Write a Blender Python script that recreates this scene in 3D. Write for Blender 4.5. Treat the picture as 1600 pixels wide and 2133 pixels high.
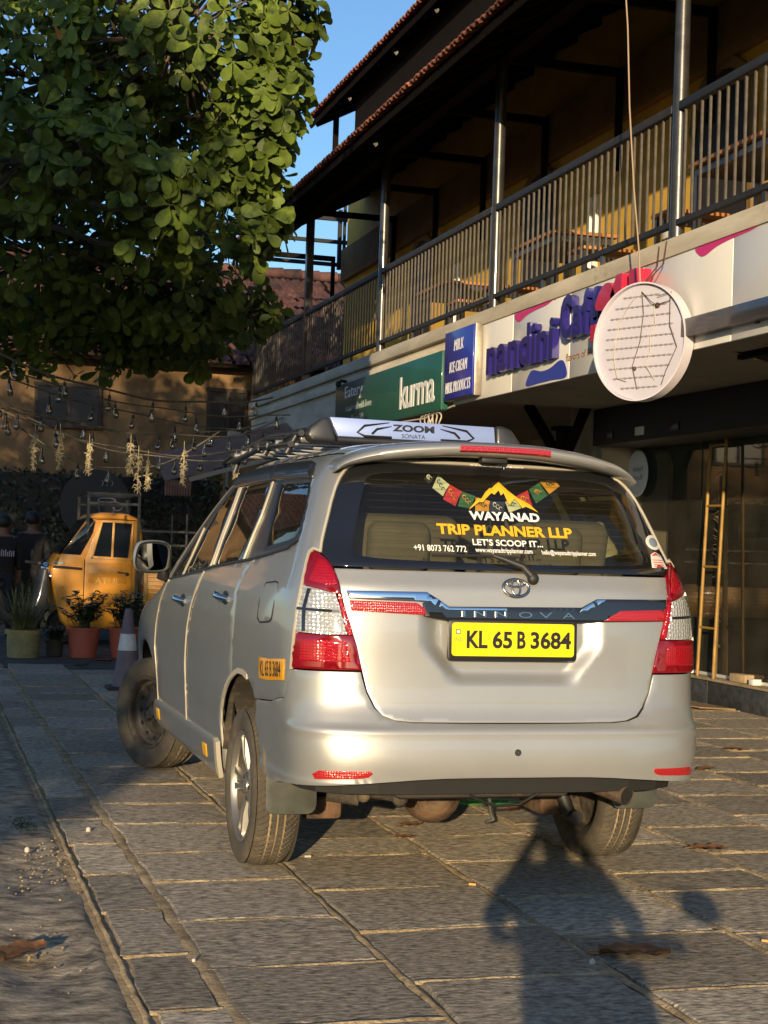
import bpy, bmesh, math, random
import numpy as np
from mathutils import Vector, Matrix
from mathutils.geometry import delaunay_2d_cdt

random.seed(7); rng = np.random.default_rng(7)
scene = bpy.context.scene
for o in list(bpy.data.objects):
    bpy.data.objects.remove(o, do_unlink=True)
COL = scene.collection
PI = math.pi

# ------------------------------------------------------------------ camera
cam = bpy.data.cameras.new('camera'); cam_ob = bpy.data.objects.new('camera', cam); COL.objects.link(cam_ob)
CAM = (-2.177, -6.431, 1.343)
yaw, pitch, roll = -0.289, 0.021, 0.033
_f = Vector((-math.sin(yaw)*math.cos(pitch), math.cos(yaw)*math.cos(pitch), math.sin(pitch)))
_r = Vector((math.cos(yaw), math.sin(yaw), 0)); _u = _r.cross(_f)
_r2 = math.cos(roll)*_r + math.sin(roll)*_u; _u2 = -math.sin(roll)*_r + math.cos(roll)*_u
cam_ob.matrix_world = Matrix(((_r2.x, _u2.x, -_f.x, CAM[0]), (_r2.y, _u2.y, -_f.y, CAM[1]), (_r2.z, _u2.z, -_f.z, CAM[2]), (0, 0, 0, 1)))
cam.sensor_fit = 'VERTICAL'; cam.sensor_height = 36.0; cam.sensor_width = 27.0; cam.lens = 55.19
cam.clip_start = 0.05; cam.clip_end = 2000
scene.camera = cam_ob

# ------------------------------------------------------------------ light
SUN_EL, SUN_AZ = 9.8, 21.5       # sun behind the camera, to its left; light travels towards +Y, a little +X
world = bpy.data.worlds.new('World'); scene.world = world; world.use_nodes = True
_nt = world.node_tree; _nt.nodes.clear()
_sky = _nt.nodes.new('ShaderNodeTexSky'); _sky.sky_type = 'NISHITA'; _sky.sun_disc = False
_sky.sun_elevation = math.radians(SUN_EL); _sky.sun_rotation = math.radians(180 + SUN_AZ)
_sky.air_density = 1.0; _sky.dust_density = 0.5; _sky.ozone_density = 3.6
_bg = _nt.nodes.new('ShaderNodeBackground'); _bg.inputs[1].default_value = 0.13
_ow = _nt.nodes.new('ShaderNodeOutputWorld')
_nt.links.new(_sky.outputs[0], _bg.inputs[0]); _nt.links.new(_bg.outputs[0], _ow.inputs[0])
sun = bpy.data.lights.new('sun', 'SUN'); sun.energy = 4.5; sun.angle = math.radians(0.4); sun.color = (1.0, 0.775, 0.475)
sun_ob = bpy.data.objects.new('sun', sun); COL.objects.link(sun_ob)
_d = Vector((math.sin(math.radians(SUN_AZ))*math.cos(math.radians(SUN_EL)), math.cos(math.radians(SUN_AZ))*math.cos(math.radians(SUN_EL)), -math.sin(math.radians(SUN_EL))))
sun_ob.rotation_euler = _d.to_track_quat('-Z', 'Y').to_euler(); sun_ob.location = (-8, -20, 9)
scene.view_settings.view_transform = 'Standard'; scene.view_settings.look = 'None'
scene.view_settings.exposure = 0.64; scene.view_settings.gamma = 1.0; scene.view_settings.use_curve_mapping = False
scene.cycles.max_bounces = 8; scene.cycles.diffuse_bounces = 4; scene.cycles.transparent_max_bounces = 12; scene.cycles.caustics_reflective = False; scene.cycles.caustics_refractive = False
scene.cycles.sample_clamp_indirect = 4.0; scene.cycles.use_denoising = True

# ------------------------------------------------------------------ materials
def mat(name, col, rough=0.6, metal=0.0, var=0.0, vscale=6.0, stretch=(1, 1, 1), bump=0.0, bscale=40.0, coat=0.0, spec=0.5,
        col2=None, rnd=0.0, dirt=None, bdetail=6.0, bstretch=None):
    """Principled with object-space noise: var = lightness swing, col2 = second colour mixed in by noise, rnd = swing per object."""
    m = bpy.data.materials.new(name); m.use_nodes = True; nt = m.node_tree; p = nt.nodes['Principled BSDF']
    p.inputs['Roughness'].default_value = rough; p.inputs['Metallic'].default_value = metal
    p.inputs['Coat Weight'].default_value = coat; p.inputs['Coat Roughness'].default_value = 0.06; p.inputs['Specular IOR Level'].default_value = spec
    p.inputs['Base Color'].default_value = (*col, 1)
    L = nt.links.new
    tc = nt.nodes.new('ShaderNodeTexCoord'); mp = nt.nodes.new('ShaderNodeMapping'); mp.inputs['Scale'].default_value = stretch
    vec = tc.outputs['Object']
    if rnd:
        oi = nt.nodes.new('ShaderNodeObjectInfo'); ad = nt.nodes.new('ShaderNodeVectorMath'); ad.operation = 'MULTIPLY_ADD'
        L(oi.outputs['Random'], ad.inputs[0]); ad.inputs[1].default_value = (37, 53, 71); L(vec, ad.inputs[2]); vec = ad.outputs[0]
    L(vec, mp.inputs[0])
    if var or col2 or rnd:
        n = nt.nodes.new('ShaderNodeTexNoise'); n.inputs['Scale'].default_value = vscale; n.inputs['Detail'].default_value = 8; n.inputs['Roughness'].default_value = 0.62
        L(mp.outputs[0], n.inputs['Vector'])
        cr = nt.nodes.new('ShaderNodeValToRGB'); c2 = col2 or col
        a = [c*(1-var) for c in col]; b = [min(1, c*(1+var)) for c in c2]
        cr.color_ramp.elements[0].position = 0.33; cr.color_ramp.elements[1].position = 0.67
        cr.color_ramp.elements[0].color = (*a, 1); cr.color_ramp.elements[1].color = (*b, 1)
        L(n.outputs['Fac'], cr.inputs[0]); out = cr.outputs[0]
        if rnd:
            hv = nt.nodes.new('ShaderNodeHueSaturation'); mr = nt.nodes.new('ShaderNodeMapRange')
            L(oi.outputs['Random'], mr.inputs[0]); mr.inputs[3].default_value = 1-rnd; mr.inputs[4].default_value = 1+rnd
            L(mr.outputs[0], hv.inputs['Value']); L(out, hv.inputs['Color']); out = hv.outputs[0]
        if dirt:
            n2 = nt.nodes.new('ShaderNodeTexNoise'); n2.inputs['Scale'].default_value = dirt[1]; n2.inputs['Detail'].default_value = 7; n2.inputs['Roughness'].default_value = .7
            L(vec, n2.inputs['Vector']); mr2 = nt.nodes.new('ShaderNodeMapRange'); mr2.inputs[1].default_value = dirt[2]; mr2.inputs[2].default_value = dirt[2]+.15
            L(n2.outputs['Fac'], mr2.inputs[0]); mx = nt.nodes.new('ShaderNodeMix'); mx.data_type = 'RGBA'
            L(mr2.outputs[0], mx.inputs['Factor']); L(out, mx.inputs['A']); mx.inputs['B'].default_value = (*dirt[0], 1); out = mx.outputs['Result']
        L(out, p.inputs['Base Color'])
    if bump:
        n = nt.nodes.new('ShaderNodeTexNoise'); n.inputs['Scale'].default_value = bscale; n.inputs['Detail'].default_value = bdetail; n.inputs['Roughness'].default_value = .65
        if bstretch:
            mp2 = nt.nodes.new('ShaderNodeMapping'); mp2.inputs['Scale'].default_value = bstretch; L(vec, mp2.inputs[0]); L(mp2.outputs[0], n.inputs['Vector'])
        else:
            L(mp.outputs[0], n.inputs['Vector'])
        bp = nt.nodes.new('ShaderNodeBump'); bp.inputs['Strength'].default_value = bump; bp.inputs['Distance'].default_value = 0.02
        L(n.outputs['Fac'], bp.inputs['Height']); L(bp.outputs[0], p.inputs['Normal'])
    return m

def glass(name, tint, refl=0.06, rough=0.02, dust=0.0):
    """thin pane: tinted see-through plus mirror reflection by Fresnel, a little dust"""
    m = bpy.data.materials.new(name); m.use_nodes = True; nt = m.node_tree; nt.nodes.clear(); L = nt.links.new
    o = nt.nodes.new('ShaderNodeOutputMaterial'); t = nt.nodes.new('ShaderNodeBsdfTransparent'); t.inputs[0].default_value = (*tint, 1)
    g = nt.nodes.new('ShaderNodeBsdfGlossy'); g.inputs['Roughness'].default_value = rough; g.inputs['Color'].default_value = (.9, .9, .9, 1)
    fr = nt.nodes.new('ShaderNodeFresnel'); fr.inputs[0].default_value = 1.5; ml = nt.nodes.new('ShaderNodeMath'); ml.operation = 'MULTIPLY_ADD'
    L(fr.outputs[0], ml.inputs[0]); ml.inputs[1].default_value = 1.0; ml.inputs[2].default_value = refl
    mx = nt.nodes.new('ShaderNodeMixShader'); L(ml.outputs[0], mx.inputs[0]); L(t.outputs[0], mx.inputs[1]); L(g.outputs[0], mx.inputs[2])
    out = mx.outputs[0]
    if dust:
        d = nt.nodes.new('ShaderNodeBsdfDiffuse'); d.inputs[0].default_value = (.45, .40, .30, 1); m2 = nt.nodes.new('ShaderNodeMixShader')
        tc = nt.nodes.new('ShaderNodeTexCoord'); n = nt.nodes.new('ShaderNodeTexNoise'); n.inputs['Scale'].default_value = 3.0; n.inputs['Detail'].default_value = 8
        L(tc.outputs['Object'], n.inputs['Vector']); mu = nt.nodes.new('ShaderNodeMath'); mu.operation = 'MULTIPLY'; L(n.outputs['Fac'], mu.inputs[0]); mu.inputs[1].default_value = dust
        L(mu.outputs[0], m2.inputs[0]); L(out, m2.inputs[1]); L(d.outputs[0], m2.inputs[2]); out = m2.outputs[0]
    L(out, o.inputs[0]); return m

def lens_mat(name, col, metal, cell, strength, rough=.12):
    """lamp lens: moulded prism grid as fine relief"""
    m = mat(name, col, rough=rough, metal=metal, coat=1.0); nt = m.node_tree; L = nt.links.new; p = nt.nodes['Principled BSDF']
    tc = nt.nodes.new('ShaderNodeTexCoord'); mp = nt.nodes.new('ShaderNodeMapping'); mp.inputs['Scale'].default_value = (cell, 1, cell); L(tc.outputs['Object'], mp.inputs[0])
    v = nt.nodes.new('ShaderNodeTexVoronoi'); v.inputs['Scale'].default_value = 1.0; v.inputs['Randomness'].default_value = .35; L(mp.outputs[0], v.inputs['Vector'])
    b = nt.nodes.new('ShaderNodeBump'); b.inputs['Strength'].default_value = strength; b.inputs['Distance'].default_value = .006; L(v.outputs['Distance'], b.inputs['Height']); L(b.outputs[0], p.inputs['Normal'])
    return m

# ------------------------------------------------------------------ mesh helpers
class MB:
    """collects verts and faces of ONE mesh object"""
    def __init__(s): s.v = []; s.f = []; s.mi = []
    def add(s, vs, fs, mi=0):
        k = len(s.v); s.v += [tuple(map(float, v)) for v in vs]; s.f += [tuple(int(i)+k for i in f) for f in fs]; s.mi += [mi]*len(fs)
    def box(s, x0, x1, y0, y1, z0, z1, mi=0, M=None):
        vs = [(x, y, z) for x in (x0, x1) for y in (y0, y1) for z in (z0, z1)]
        if M is not None: vs = [M @ Vector(v) for v in vs]
        s.add(vs, [(0, 1, 3, 2), (4, 6, 7, 5), (0, 4, 5, 1), (2, 3, 7, 6), (0, 2, 6, 4), (1, 5, 7, 3)], mi)
    def bar(s, a, b, w, h=None, mi=0, up=(0, 0, 1)):
        a = Vector(a); b = Vector(b); d = (b-a).normalized(); u = Vector(up)
        if abs(d.dot(u)) > .99: u = Vector((0, 1, 0))
        r = d.cross(u).normalized(); u = r.cross(d); h = h or w
        c = [(-w/2, -h/2), (w/2, -h/2), (w/2, h/2), (-w/2, h/2)]
        s.add([p+r*x+u*y for p in (a, b) for x, y in c], [(0, 1, 5, 4), (1, 2, 6, 5), (2, 3, 7, 6), (3, 0, 4, 7), (3, 2, 1, 0), (4, 5, 6, 7)], mi)
    def tube(s, pts, r, n=8, mi=0, cap=True):
        pts = [Vector(p) for p in pts]; rs = r if hasattr(r, '__len__') else [r]*len(pts); k = len(pts); vs = []; prev = None
        for i, p in enumerate(pts):
            d = (pts[min(i+1, k-1)]-pts[max(i-1, 0)])
            d = d.normalized() if d.length > 1e-9 else Vector((0, 0, 1))
            if prev is None: u = d.cross(Vector((0, 0, 1)) if abs(d.z) < .9 else Vector((1, 0, 0))).normalized()
            else: u = (prev - d*prev.dot(d)).normalized()
            prev = u; w = d.cross(u)
            vs += [p+(u*math.cos(2*PI*j/n)+w*math.sin(2*PI*j/n))*rs[i] for j in range(n)]
        fs = [(i*n+j, i*n+(j+1) % n, (i+1)*n+(j+1) % n, (i+1)*n+j) for i in range(k-1) for j in range(n)]
        if cap: fs += [tuple(range(n))[::-1], tuple((k-1)*n+j for j in range(n))]
        s.add(vs, fs, mi)
    def lathe(s, prof, n=24, M=None, mi=0, close=False):
        """prof: (r, z) about Z"""
        vs = [(r*math.cos(2*PI*j/n), r*math.sin(2*PI*j/n), z) for r, z in prof for j in range(n)]
        if M is not None: vs = [M @ Vector(v) for v in vs]
        k = len(prof); fs = [(i*n+j, i*n+(j+1) % n, (i+1)*n+(j+1) % n, (i+1)*n+j) for i in range(k-1) for j in range(n)]
        if close: fs += [tuple(range(n))[::-1], tuple((k-1)*n+j for j in range(n))]
        s.add(vs, fs, mi)
    def prism(s, poly, d, M=None, mi=0):
        """outline in XY (counter-clockwise), extruded from z=0 to z=d"""
        n = len(poly); vs = [(x, y, z) for z in (0, d) for x, y in poly]
        if M is not None: vs = [M @ Vector(v) for v in vs]
        s.add(vs, [tuple(range(n))[::-1], tuple(range(n, 2*n))]+[(i, (i+1) % n, n+(i+1) % n, n+i) for i in range(n)], mi)
    def ball(s, c, r, n=10, mi=0):
        rx, ry, rz = r if hasattr(r, '__len__') else (r, r, r); k = n//2+1
        prof = [(max(1e-4, math.sin(PI*i/(k-1))), -math.cos(PI*i/(k-1))) for i in range(k)]
        s.lathe(prof, n, Matrix.Translation(c) @ Matrix.Diagonal((rx, ry, rz, 1)), mi)
    def build(s, name, mats, parent=None, smooth=None, bevel=0, seg=2):
        me = bpy.data.meshes.new(name); me.from_pydata(s.v, [], s.f)
        for m in (mats if isinstance(mats, (list, tuple)) else [mats]): me.materials.append(m)
        if len(me.materials) > 1: me.polygons.foreach_set('material_index', s.mi)
        bm = bmesh.new(); bm.from_mesh(me); bmesh.ops.recalc_face_normals(bm, faces=bm.faces)
        if bevel:
            es = [e for e in bm.edges if len(e.link_faces) == 2 and e.calc_face_angle(0) > .5]
            bmesh.ops.bevel(bm, geom=es, offset=bevel, segments=seg, affect='EDGES', profile=.5, clamp_overlap=True)
        bm.to_mesh(me); bm.free()
        if smooth is not None or bevel:
            me.shade_smooth(); me.set_sharp_from_angle(angle=math.radians(smooth or 40))
        return link(name, me, parent)

def link(name, me, parent=None):
    o = bpy.data.objects.new(name, me); COL.objects.link(o)
    if parent is not None: o.parent = parent
    return o
def thing(name, label, cat, loc=(0, 0, 0), rotz=0, group=None):
    o = bpy.data.objects.new(name, None); COL.objects.link(o); o.location = loc; o.rotation_euler = (0, 0, rotz); o.empty_display_size = .2
    return tag(o, label, cat, group)
def tag(o, label, cat, group=None):
    o['label'] = label; o['category'] = cat
    if group: o['group'] = group
    return o
def kind(o, k): o['kind'] = k; return o
def dup(o, parent=None):
    c = o.copy(); COL.objects.link(c)
    if parent is not None: c.parent = parent
    for ch in list(o.children): dup(ch, c)
    return c
def box_ob(name, b, m, parent=None, bevel=0):
    q = MB(); q.box(*b); return q.build(name, m, parent, bevel=bevel)
def T(x, y, z): return Matrix.Translation((x, y, z))
def R(a, ax): return Matrix.Rotation(a, 4, ax)
def basis(o, ex, ey, ez):
    ex, ey, ez = Vector(ex), Vector(ey), Vector(ez)
    return Matrix(((ex.x, ey.x, ez.x, o[0]), (ex.y, ey.y, ez.y, o[1]), (ex.z, ey.z, ez.z, o[2]), (0, 0, 0, 1)))

_tc = {}
def text_geo(txt, bold=0.0, extrude=0.0, res=3, shear=0.0, bev=0.0, space=1.0):
    """letters as (verts Nx3, faces), flattened to lie in XY, lower-left at 0,0"""
    key = (txt, bold, extrude, res, shear, bev, space)
    if key in _tc: return _tc[key]
    c = bpy.data.curves.new('t', 'FONT'); c.body = txt; c.size = 1; c.offset = bold; c.extrude = extrude; c.resolution_u = res; c.shear = shear; c.bevel_depth = bev; c.space_character = space
    o = bpy.data.objects.new('t', c); COL.objects.link(o)
    dg = bpy.context.evaluated_depsgraph_get(); me = bpy.data.meshes.new_from_object(o.evaluated_get(dg))
    v = np.array([x.co[:] for x in me.vertices]); f = [tuple(p.vertices) for p in me.polygons]
    bpy.data.objects.remove(o, do_unlink=True); bpy.data.curves.remove(c); bpy.data.meshes.remove(me)
    v[:, 0] -= v[:, 0].min(); v[:, 1] -= v[:, 1].min()
    _tc[key] = (v, f); return v, f
def text_flat(q, txt, M, w, h, bold=0.0, depth=0.0, mi=0, shear=0.0, space=1.0):
    """add letters into MB q: fitted to w x h, placed by matrix M (x right, y up, z out)"""
    v, f = text_geo(txt, bold, .5 if depth else 0, shear=shear, space=space); s = v.copy()
    s[:, 0] *= w/v[:, 0].max(); s[:, 1] *= h/v[:, 1].max()
    if depth: s[:, 2] = (s[:, 2]+.5)*depth
    q.add([M @ Vector(p) for p in s], f, mi)
def smooth_closed(pts, n=4):
    """Catmull-Rom through a closed outline"""
    P = np.array(pts, float); k = len(P); out = []
    for i in range(k):
        a, b, c, d = P[i-1], P[i], P[(i+1) % k], P[(i+2) % k]
        for j in range(n):
            t = j/n; out.append(tuple(.5*((2*b)+(c-a)*t+(2*a-5*b+4*c-d)*t*t+(3*b-a-3*c+d)*t**3)))
    return out

def skin_body(name, verts, edges, radii, m, parent=None, sub=2):
    me = bpy.data.meshes.new(name); me.from_pydata(verts, edges, []); o = bpy.data.objects.new(name, me); COL.objects.link(o)
    md = o.modifiers.new('skin', 'SKIN'); md.use_smooth_shade = True
    for i, r in enumerate(radii): me.skin_vertices[0].data[i].radius = r if hasattr(r, '__len__') else (r, r)
    me.skin_vertices[0].data[0].use_root = True
    o.modifiers.new('sub', 'SUBSURF').levels = sub
    dg = bpy.context.evaluated_depsgraph_get(); m2 = bpy.data.meshes.new_from_object(o.evaluated_get(dg)); bpy.data.objects.remove(o, do_unlink=True)
    m2.name = name; m2.materials.clear(); m2.materials.append(m); m2.shade_smooth(); return link(name, m2, parent)
# ================================================================== ground
M_earth = mat('earth', (.075, .062, .045), .95, var=.3, vscale=1.5, bump=.5, bscale=25)
M_mortar = mat('sandy_mortar', (.30, .215, .115), .95, var=.3, vscale=9, bump=.9, bscale=60, col2=(.46, .345, .20))
M_slab = mat('cleft_stone', (.195, .172, .138), .62, var=.42, vscale=26, stretch=(1.0, 2.2, 1), bump=1.0, bscale=16, rnd=.32, col2=(.45, .385, .295), spec=.35, bstretch=(2.2, 4.2, 4), bdetail=12, dirt=((.36, .275, .16), 4.0, .60))
M_worn = mat('worn_stone', (.12, .105, .085), .8, var=.5, vscale=8, stretch=(1.2, 1.6, 1), bump=1.0, bscale=16, col2=(.34, .28, .20), bdetail=12, dirt=((.36, .26, .14), 2.2, .57))
M_tarmac = mat('old_tarmac', (.055, .052, .048), .9, var=.35, vscale=4, bump=.8, bscale=50, col2=(.105, .098, .085), dirt=((.16, .13, .09), 3.0, .66))

g = MB(); g.add([(-400, -400, -.06), (400, -400, -.06), (400, 400, -.06), (-400, 400, -.06)], [(0, 1, 2, 3)])
kind(g.build('ground', M_earth), 'structure')
g = MB(); g.add([(-9, 9.55, -.004), (9, 9.55, -.004), (9, 20.4, -.004), (-9, 20.4, -.004)], [(0, 1, 2, 3)])
kind(g.build('yard', M_tarmac), 'structure')
# paved forecourt: bed of sandy mortar and every slab a piece of its own
g = MB(); nx, ny = 60, 110; X0, X1, Y0, Y1 = -1.56, 4.86, -4.6, 10.0
g.add([(X0+(X1-X0)*i/nx, Y0+(Y1-Y0)*j/ny, -.010+random.uniform(-.002, .002)) for j in range(ny+1) for i in range(nx+1)],
      [(j*(nx+1)+i, j*(nx+1)+i+1, (j+1)*(nx+1)+i+1, (j+1)*(nx+1)+i) for j in range(ny) for i in range(nx)])
paving = kind(g.build('paving', M_mortar, smooth=60), 'structure')
JO = MB()
def joint(a, b, w, h):
    """a line of pointing mortar, slightly proud and uneven"""
    a, b = Vector(a), Vector(b); n = max(4, int((b-a).length/.05)); d = (b-a).normalized(); r = Vector((d.y, -d.x, 0)); vs = []; o = random.uniform(-.004, .004)
    for i in range(n+1):
        p = a+(b-a)*i/n+r*(o+random.uniform(-.004, .004)); ww = w*random.uniform(.65, 1.25)/2; hh = h*random.uniform(.3, 1.2)
        vs += [p-r*(ww+.006)+Vector((0, 0, -.006)), p-r*ww*.6+Vector((0, 0, hh)), p+r*ww*.6+Vector((0, 0, hh*random.uniform(.6, 1))), p+r*(ww+.006)+Vector((0, 0, -.006))]
    JO.add(vs, [(4*i+j, 4*i+j+1, 4*i+5+j, 4*i+4+j) for i in range(n) for j in range(3)])
def slab(x0, x1, y0, y1):
    cx, cy = (x0+x1)/2, (y0+y1)/2; tilt = (random.gauss(0, .002), random.gauss(0, .002)); up = random.uniform(.0, .003)
    ring = []
    for (ax, ay), (bx, by), n in (((x0, y0), (x1, y0), 5), ((x1, y0), (x1, y1), 4), ((x1, y1), (x0, y1), 5), ((x0, y1), (x0, y0), 4)):
        for k in range(n):
            t = (k+(0 if k == 0 else random.uniform(-.2, .2)))/n; j = .012 if k else .016
            ring.append((ax+(bx-ax)*t-cx+random.uniform(-j, j), ay+(by-ay)*t-cy+random.uniform(-j, j)))
    n = len(ring); q = MB()
    def zz(x, y, d): return up+tilt[0]*x/.3+tilt[1]*y/.3-d
    vs = [(x, y, zz(x, y, .035)) for x, y in ring]+[(x, y, zz(x, y, .004)+random.uniform(-.002, .002)) for x, y in ring]+[(x*.97, y*.965, zz(x, y, .0)) for x, y in ring]+[(0, 0, up+.001)]
    fs = [(i, (i+1) % n, n+(i+1) % n, n+i) for i in range(n)]+[(n+i, n+(i+1) % n, 2*n+(i+1) % n, 2*n+i) for i in range(n)]+[(2*n+i, 2*n+(i+1) % n, 3*n) for i in range(n)]
    q.add(vs, fs); o = q.build('paving_slab', M_slab, paving); o.location = (cx, cy, 0)
xs = [-1.505, -1.275, -.665, .02, .66, 1.30, 1.93, 2.60, 3.26, 3.92, 4.76]
known = {1: [-1.55, -.95, -.30, .28, .94, 1.51], 0: [-1.97, -1.36, -.76, -.13, .49, 1.11], 2: [-1.80, -1.17, -.52, .11, .50, 1.15], 3: [-2.03, -1.36, -.74, -.08, .5], 4: [-2.03, -1.41, -.73, -.39, .22], 5: [-1.07, -.02, .61]}
for c in range(len(xs)-1):
    ys = list(known.get(c, [random.uniform(-.3, .3)])); 
    while ys[0] > -4.3: ys.insert(0, ys[0]-random.uniform(.56, .68))
    while ys[-1] < 9.5: ys.append(ys[-1]+random.uniform(.54, .66))
    ga = .034 if c == 1 else .018
    for a in ys[1:-1]: joint((xs[c]+ga*.6, a+random.uniform(-.008, .008), 0), (xs[c+1]-.008, a+random.uniform(-.008, .008), 0), .016, .0045)
    joint((xs[c]+(.012 if c == 1 else 0), -4.4, 0), (xs[c]+(.012 if c == 1 else 0), 9.5, 0), {0: .010, 1: .058}.get(c, .022), {0: .001, 1: .002}.get(c, .002))
    for a, b in zip(ys, ys[1:]): slab(xs[c]+ga, xs[c+1]-(.016 if c else .012), a+.012, b-.014)
o = JO.build('mortar_joint', M_mortar, paving, smooth=60); o['kind'] = 'stuff'
# eroded rough stone along the left edge
q = MB(); nx, ny = 46, 190; wx = [-4.6+(3.06)*(i/nx)**.45 for i in range(nx+1)]; wy = [-4.6+14.2*j/ny for j in range(ny+1)]
nz = rng.normal(size=(ny+1, nx+1))
for _ in range(2): nz = (nz+np.roll(nz, 1, 0)+np.roll(nz, -1, 0)+np.roll(nz, 1, 1)+np.roll(nz, -1, 1))/5
def pit(x, y, cx, cy, rx, ry, d): 
    e = ((x-cx)/rx)**2+((y-cy)/ry)**2; return -d*max(0, 1-e)**.7
vs = []
for j, y in enumerate(wy):
    for i, x in enumerate(wx):
        p = pit(x, y, -1.66, .0, .17, .62, .03)+pit(x, y, -1.74, -1.35, .17, .5, .03)+pit(x, y, -2.1, -.5, .2, .6, .02)
        z = .002+nz[j, i]*(.0015+abs(p)*.55)+p*.8
        if x > -1.56: z -= .012
        vs.append((x+random.uniform(-.006, .006), y+random.uniform(-.02, .02), z))
q.add(vs, [(j*(nx+1)+i, j*(nx+1)+i+1, (j+1)*(nx+1)+i+1, (j+1)*(nx+1)+i) for j in range(ny) for i in range(nx)])
kind(q.build('worn_pavement', M_worn, smooth=70), 'structure')
# ================================================================== cafe building on the right
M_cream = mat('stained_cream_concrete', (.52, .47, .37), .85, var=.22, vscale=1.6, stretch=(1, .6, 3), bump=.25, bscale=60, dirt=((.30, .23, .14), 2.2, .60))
M_panel = mat('white_cladding', (.76, .74, .69), .38, var=.05, vscale=.8, coat=.2, dirt=((.52, .48, .40), 1.3, .66))
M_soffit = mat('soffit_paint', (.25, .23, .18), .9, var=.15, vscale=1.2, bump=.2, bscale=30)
M_mustard = mat('mustard_plaster', (.62, .38, .055), .8, var=.12, vscale=1.3, bump=.15, bscale=50)
M_ochre = mat('ochre_beam', (.22, .13, .04), .85, var=.2, vscale=2)
M_steel = mat('dark_steel', (.060, .060, .062), .34, metal=.55, var=.25, vscale=9, coat=.3, bump=.05, bscale=50)
M_rail = mat('painted_railing', (.115, .10, .082), .5, metal=.3, var=.3, vscale=12, bump=.08, bscale=60)
M_rtop = mat('black_rail_paint', (.022, .021, .021), .6, var=.3, vscale=10)
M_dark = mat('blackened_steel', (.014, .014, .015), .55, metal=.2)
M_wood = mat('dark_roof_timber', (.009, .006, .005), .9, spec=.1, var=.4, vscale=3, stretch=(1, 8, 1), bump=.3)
M_tile = mat('clay_roof_tile', (.17, .055, .032), .8, var=.35, vscale=5, bump=.4, bscale=40, rnd=.3, col2=(.26, .09, .05))
M_oldtile = mat('weathered_roof_tile', (.045, .020, .018), .85, var=.4, vscale=4, bump=.4, bscale=30, rnd=.4, col2=(.085, .036, .031))
M_white = mat('white_plastic', (.72, .70, .65), .45)
M_kerb = mat('grey_granite_facing', (.035, .037, .040), .45, var=.5, vscale=14, bump=.1, bscale=60, dirt=((.12, .09, .055), 4, .64))
M_sand = mat('sandy_floor_edge', (.26, .20, .12), .9, var=.25, vscale=7, bump=.4, bscale=60)
M_glassfront = glass('dusty_shop_glass', (.74, .80, .60), refl=.02, dust=.11)
M_shop = mat('shop_wall', (.20, .19, .12), .9, var=.2, vscale=1.5)
M_beige = mat('beige_pillar_paint', (.50, .45, .32), .85, var=.18, vscale=2, bump=.2, bscale=40, dirt=((.16, .13, .09), 2.5, .60))
M_tabletop = mat('orange_wood_top', (.42, .17, .055), .45, var=.25, vscale=3, stretch=(1, 10, 1))
M_glassdoor = mat('dark_door', (.022, .016, .012), .6)
YF, YB = -3.0, 18.9
B = thing('cafe_building', 'two storey cafe block with white fascia, balcony railing, steel posts and overhanging tiled roof', 'building')
f = box_ob('deck', (3.04, 4.6, YF, YB, 3.50, 3.615), M_cream, B)
box_ob('slab_edge', (2.975, 3.06, YF, YB, 3.498, 3.632), M_cream, B, bevel=.006)
fy = [8.62, 6.99, 5.67, 4.30, 2.95, 1.6, .2, -1.2, -2.9]
for a, b in zip(fy, fy[1:]): box_ob('fascia_panel', (2.990, 3.02, b+.006, a-.006, 2.782, 3.496), M_panel, B, bevel=.003)
box_ob('fascia_backing', (3.022, 3.10, YF, 8.62, 2.865, 3.49), M_dark, B)
box_ob('plain_fascia', (3.03, 3.12, 8.63, YB, 2.95, 3.497), M_cream, B)
box_ob('fascia_lip', (2.985, 3.03, 8.75, YB, 3.33, 3.44), M_cream, B, bevel=.004)
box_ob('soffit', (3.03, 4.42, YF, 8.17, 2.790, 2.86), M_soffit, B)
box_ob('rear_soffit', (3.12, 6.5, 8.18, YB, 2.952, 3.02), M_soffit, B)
box_ob('header', (4.40, 4.98, YF, 8.30, 2.42, 2.788), M_dark, B)
for yy in (7.9, 7.2, 6.5): box_ob('hinge_plate', (4.38, 4.397, yy-.09, yy+.09, 2.47, 2.55), M_white if yy == 7.2 else M_steel, B, bevel=.004)
# raised plinth faced with granite
box_ob('plinth', (4.82, 9.5, YF, YB, -.02, .205), M_sand, B)
py = [9.6, 8.6, 7.55, 6.47, 5.4, 4.3, 3.2, 2.1, 1.0, -.1, -1.2]
for a, b in zip(py, py[1:]): box_ob('plinth_tile', (4.79, 4.818, b+.004, a-.004, -.01, .200), M_kerb, B, bevel=.002)
box_ob('plinth_coping', (4.77, 5.05, YF, YB, .207, .232), M_sand, B, bevel=.005)
gy = [8.35, 6.95, 5.35, 3.75, 2.15, .55, -1.0, -2.9]
for a, b in zip(gy, gy[1:]): box_ob('shop_window', (4.93, 4.942, b+.008, a-.008, .262, 2.42), M_glassfront, B)
for a in gy[1:-1]: box_ob('window_joint', (4.925, 4.947, a-.006, a+.006, .262, 2.42), M_dark, B)
box_ob('window_sill', (4.90, 4.97, YF, 8.35, .233, .261), M_white, B, bevel=.003)
for b_, m_ in (((8.2, 8.3, YF, 8.3, .21, 2.9), M_shop), ((4.98, 8.2, 8.28, 8.36, .21, 2.9), M_shop), ((4.98, 8.2, YF, YF+.1, .21, 2.9), M_shop)): box_ob('room_wall', b_, m_, B)
box_ob('pillar', (4.55, 5.1, 8.40, 9.25, .2, 2.95), M_beige, B, bevel=.01)
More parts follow.
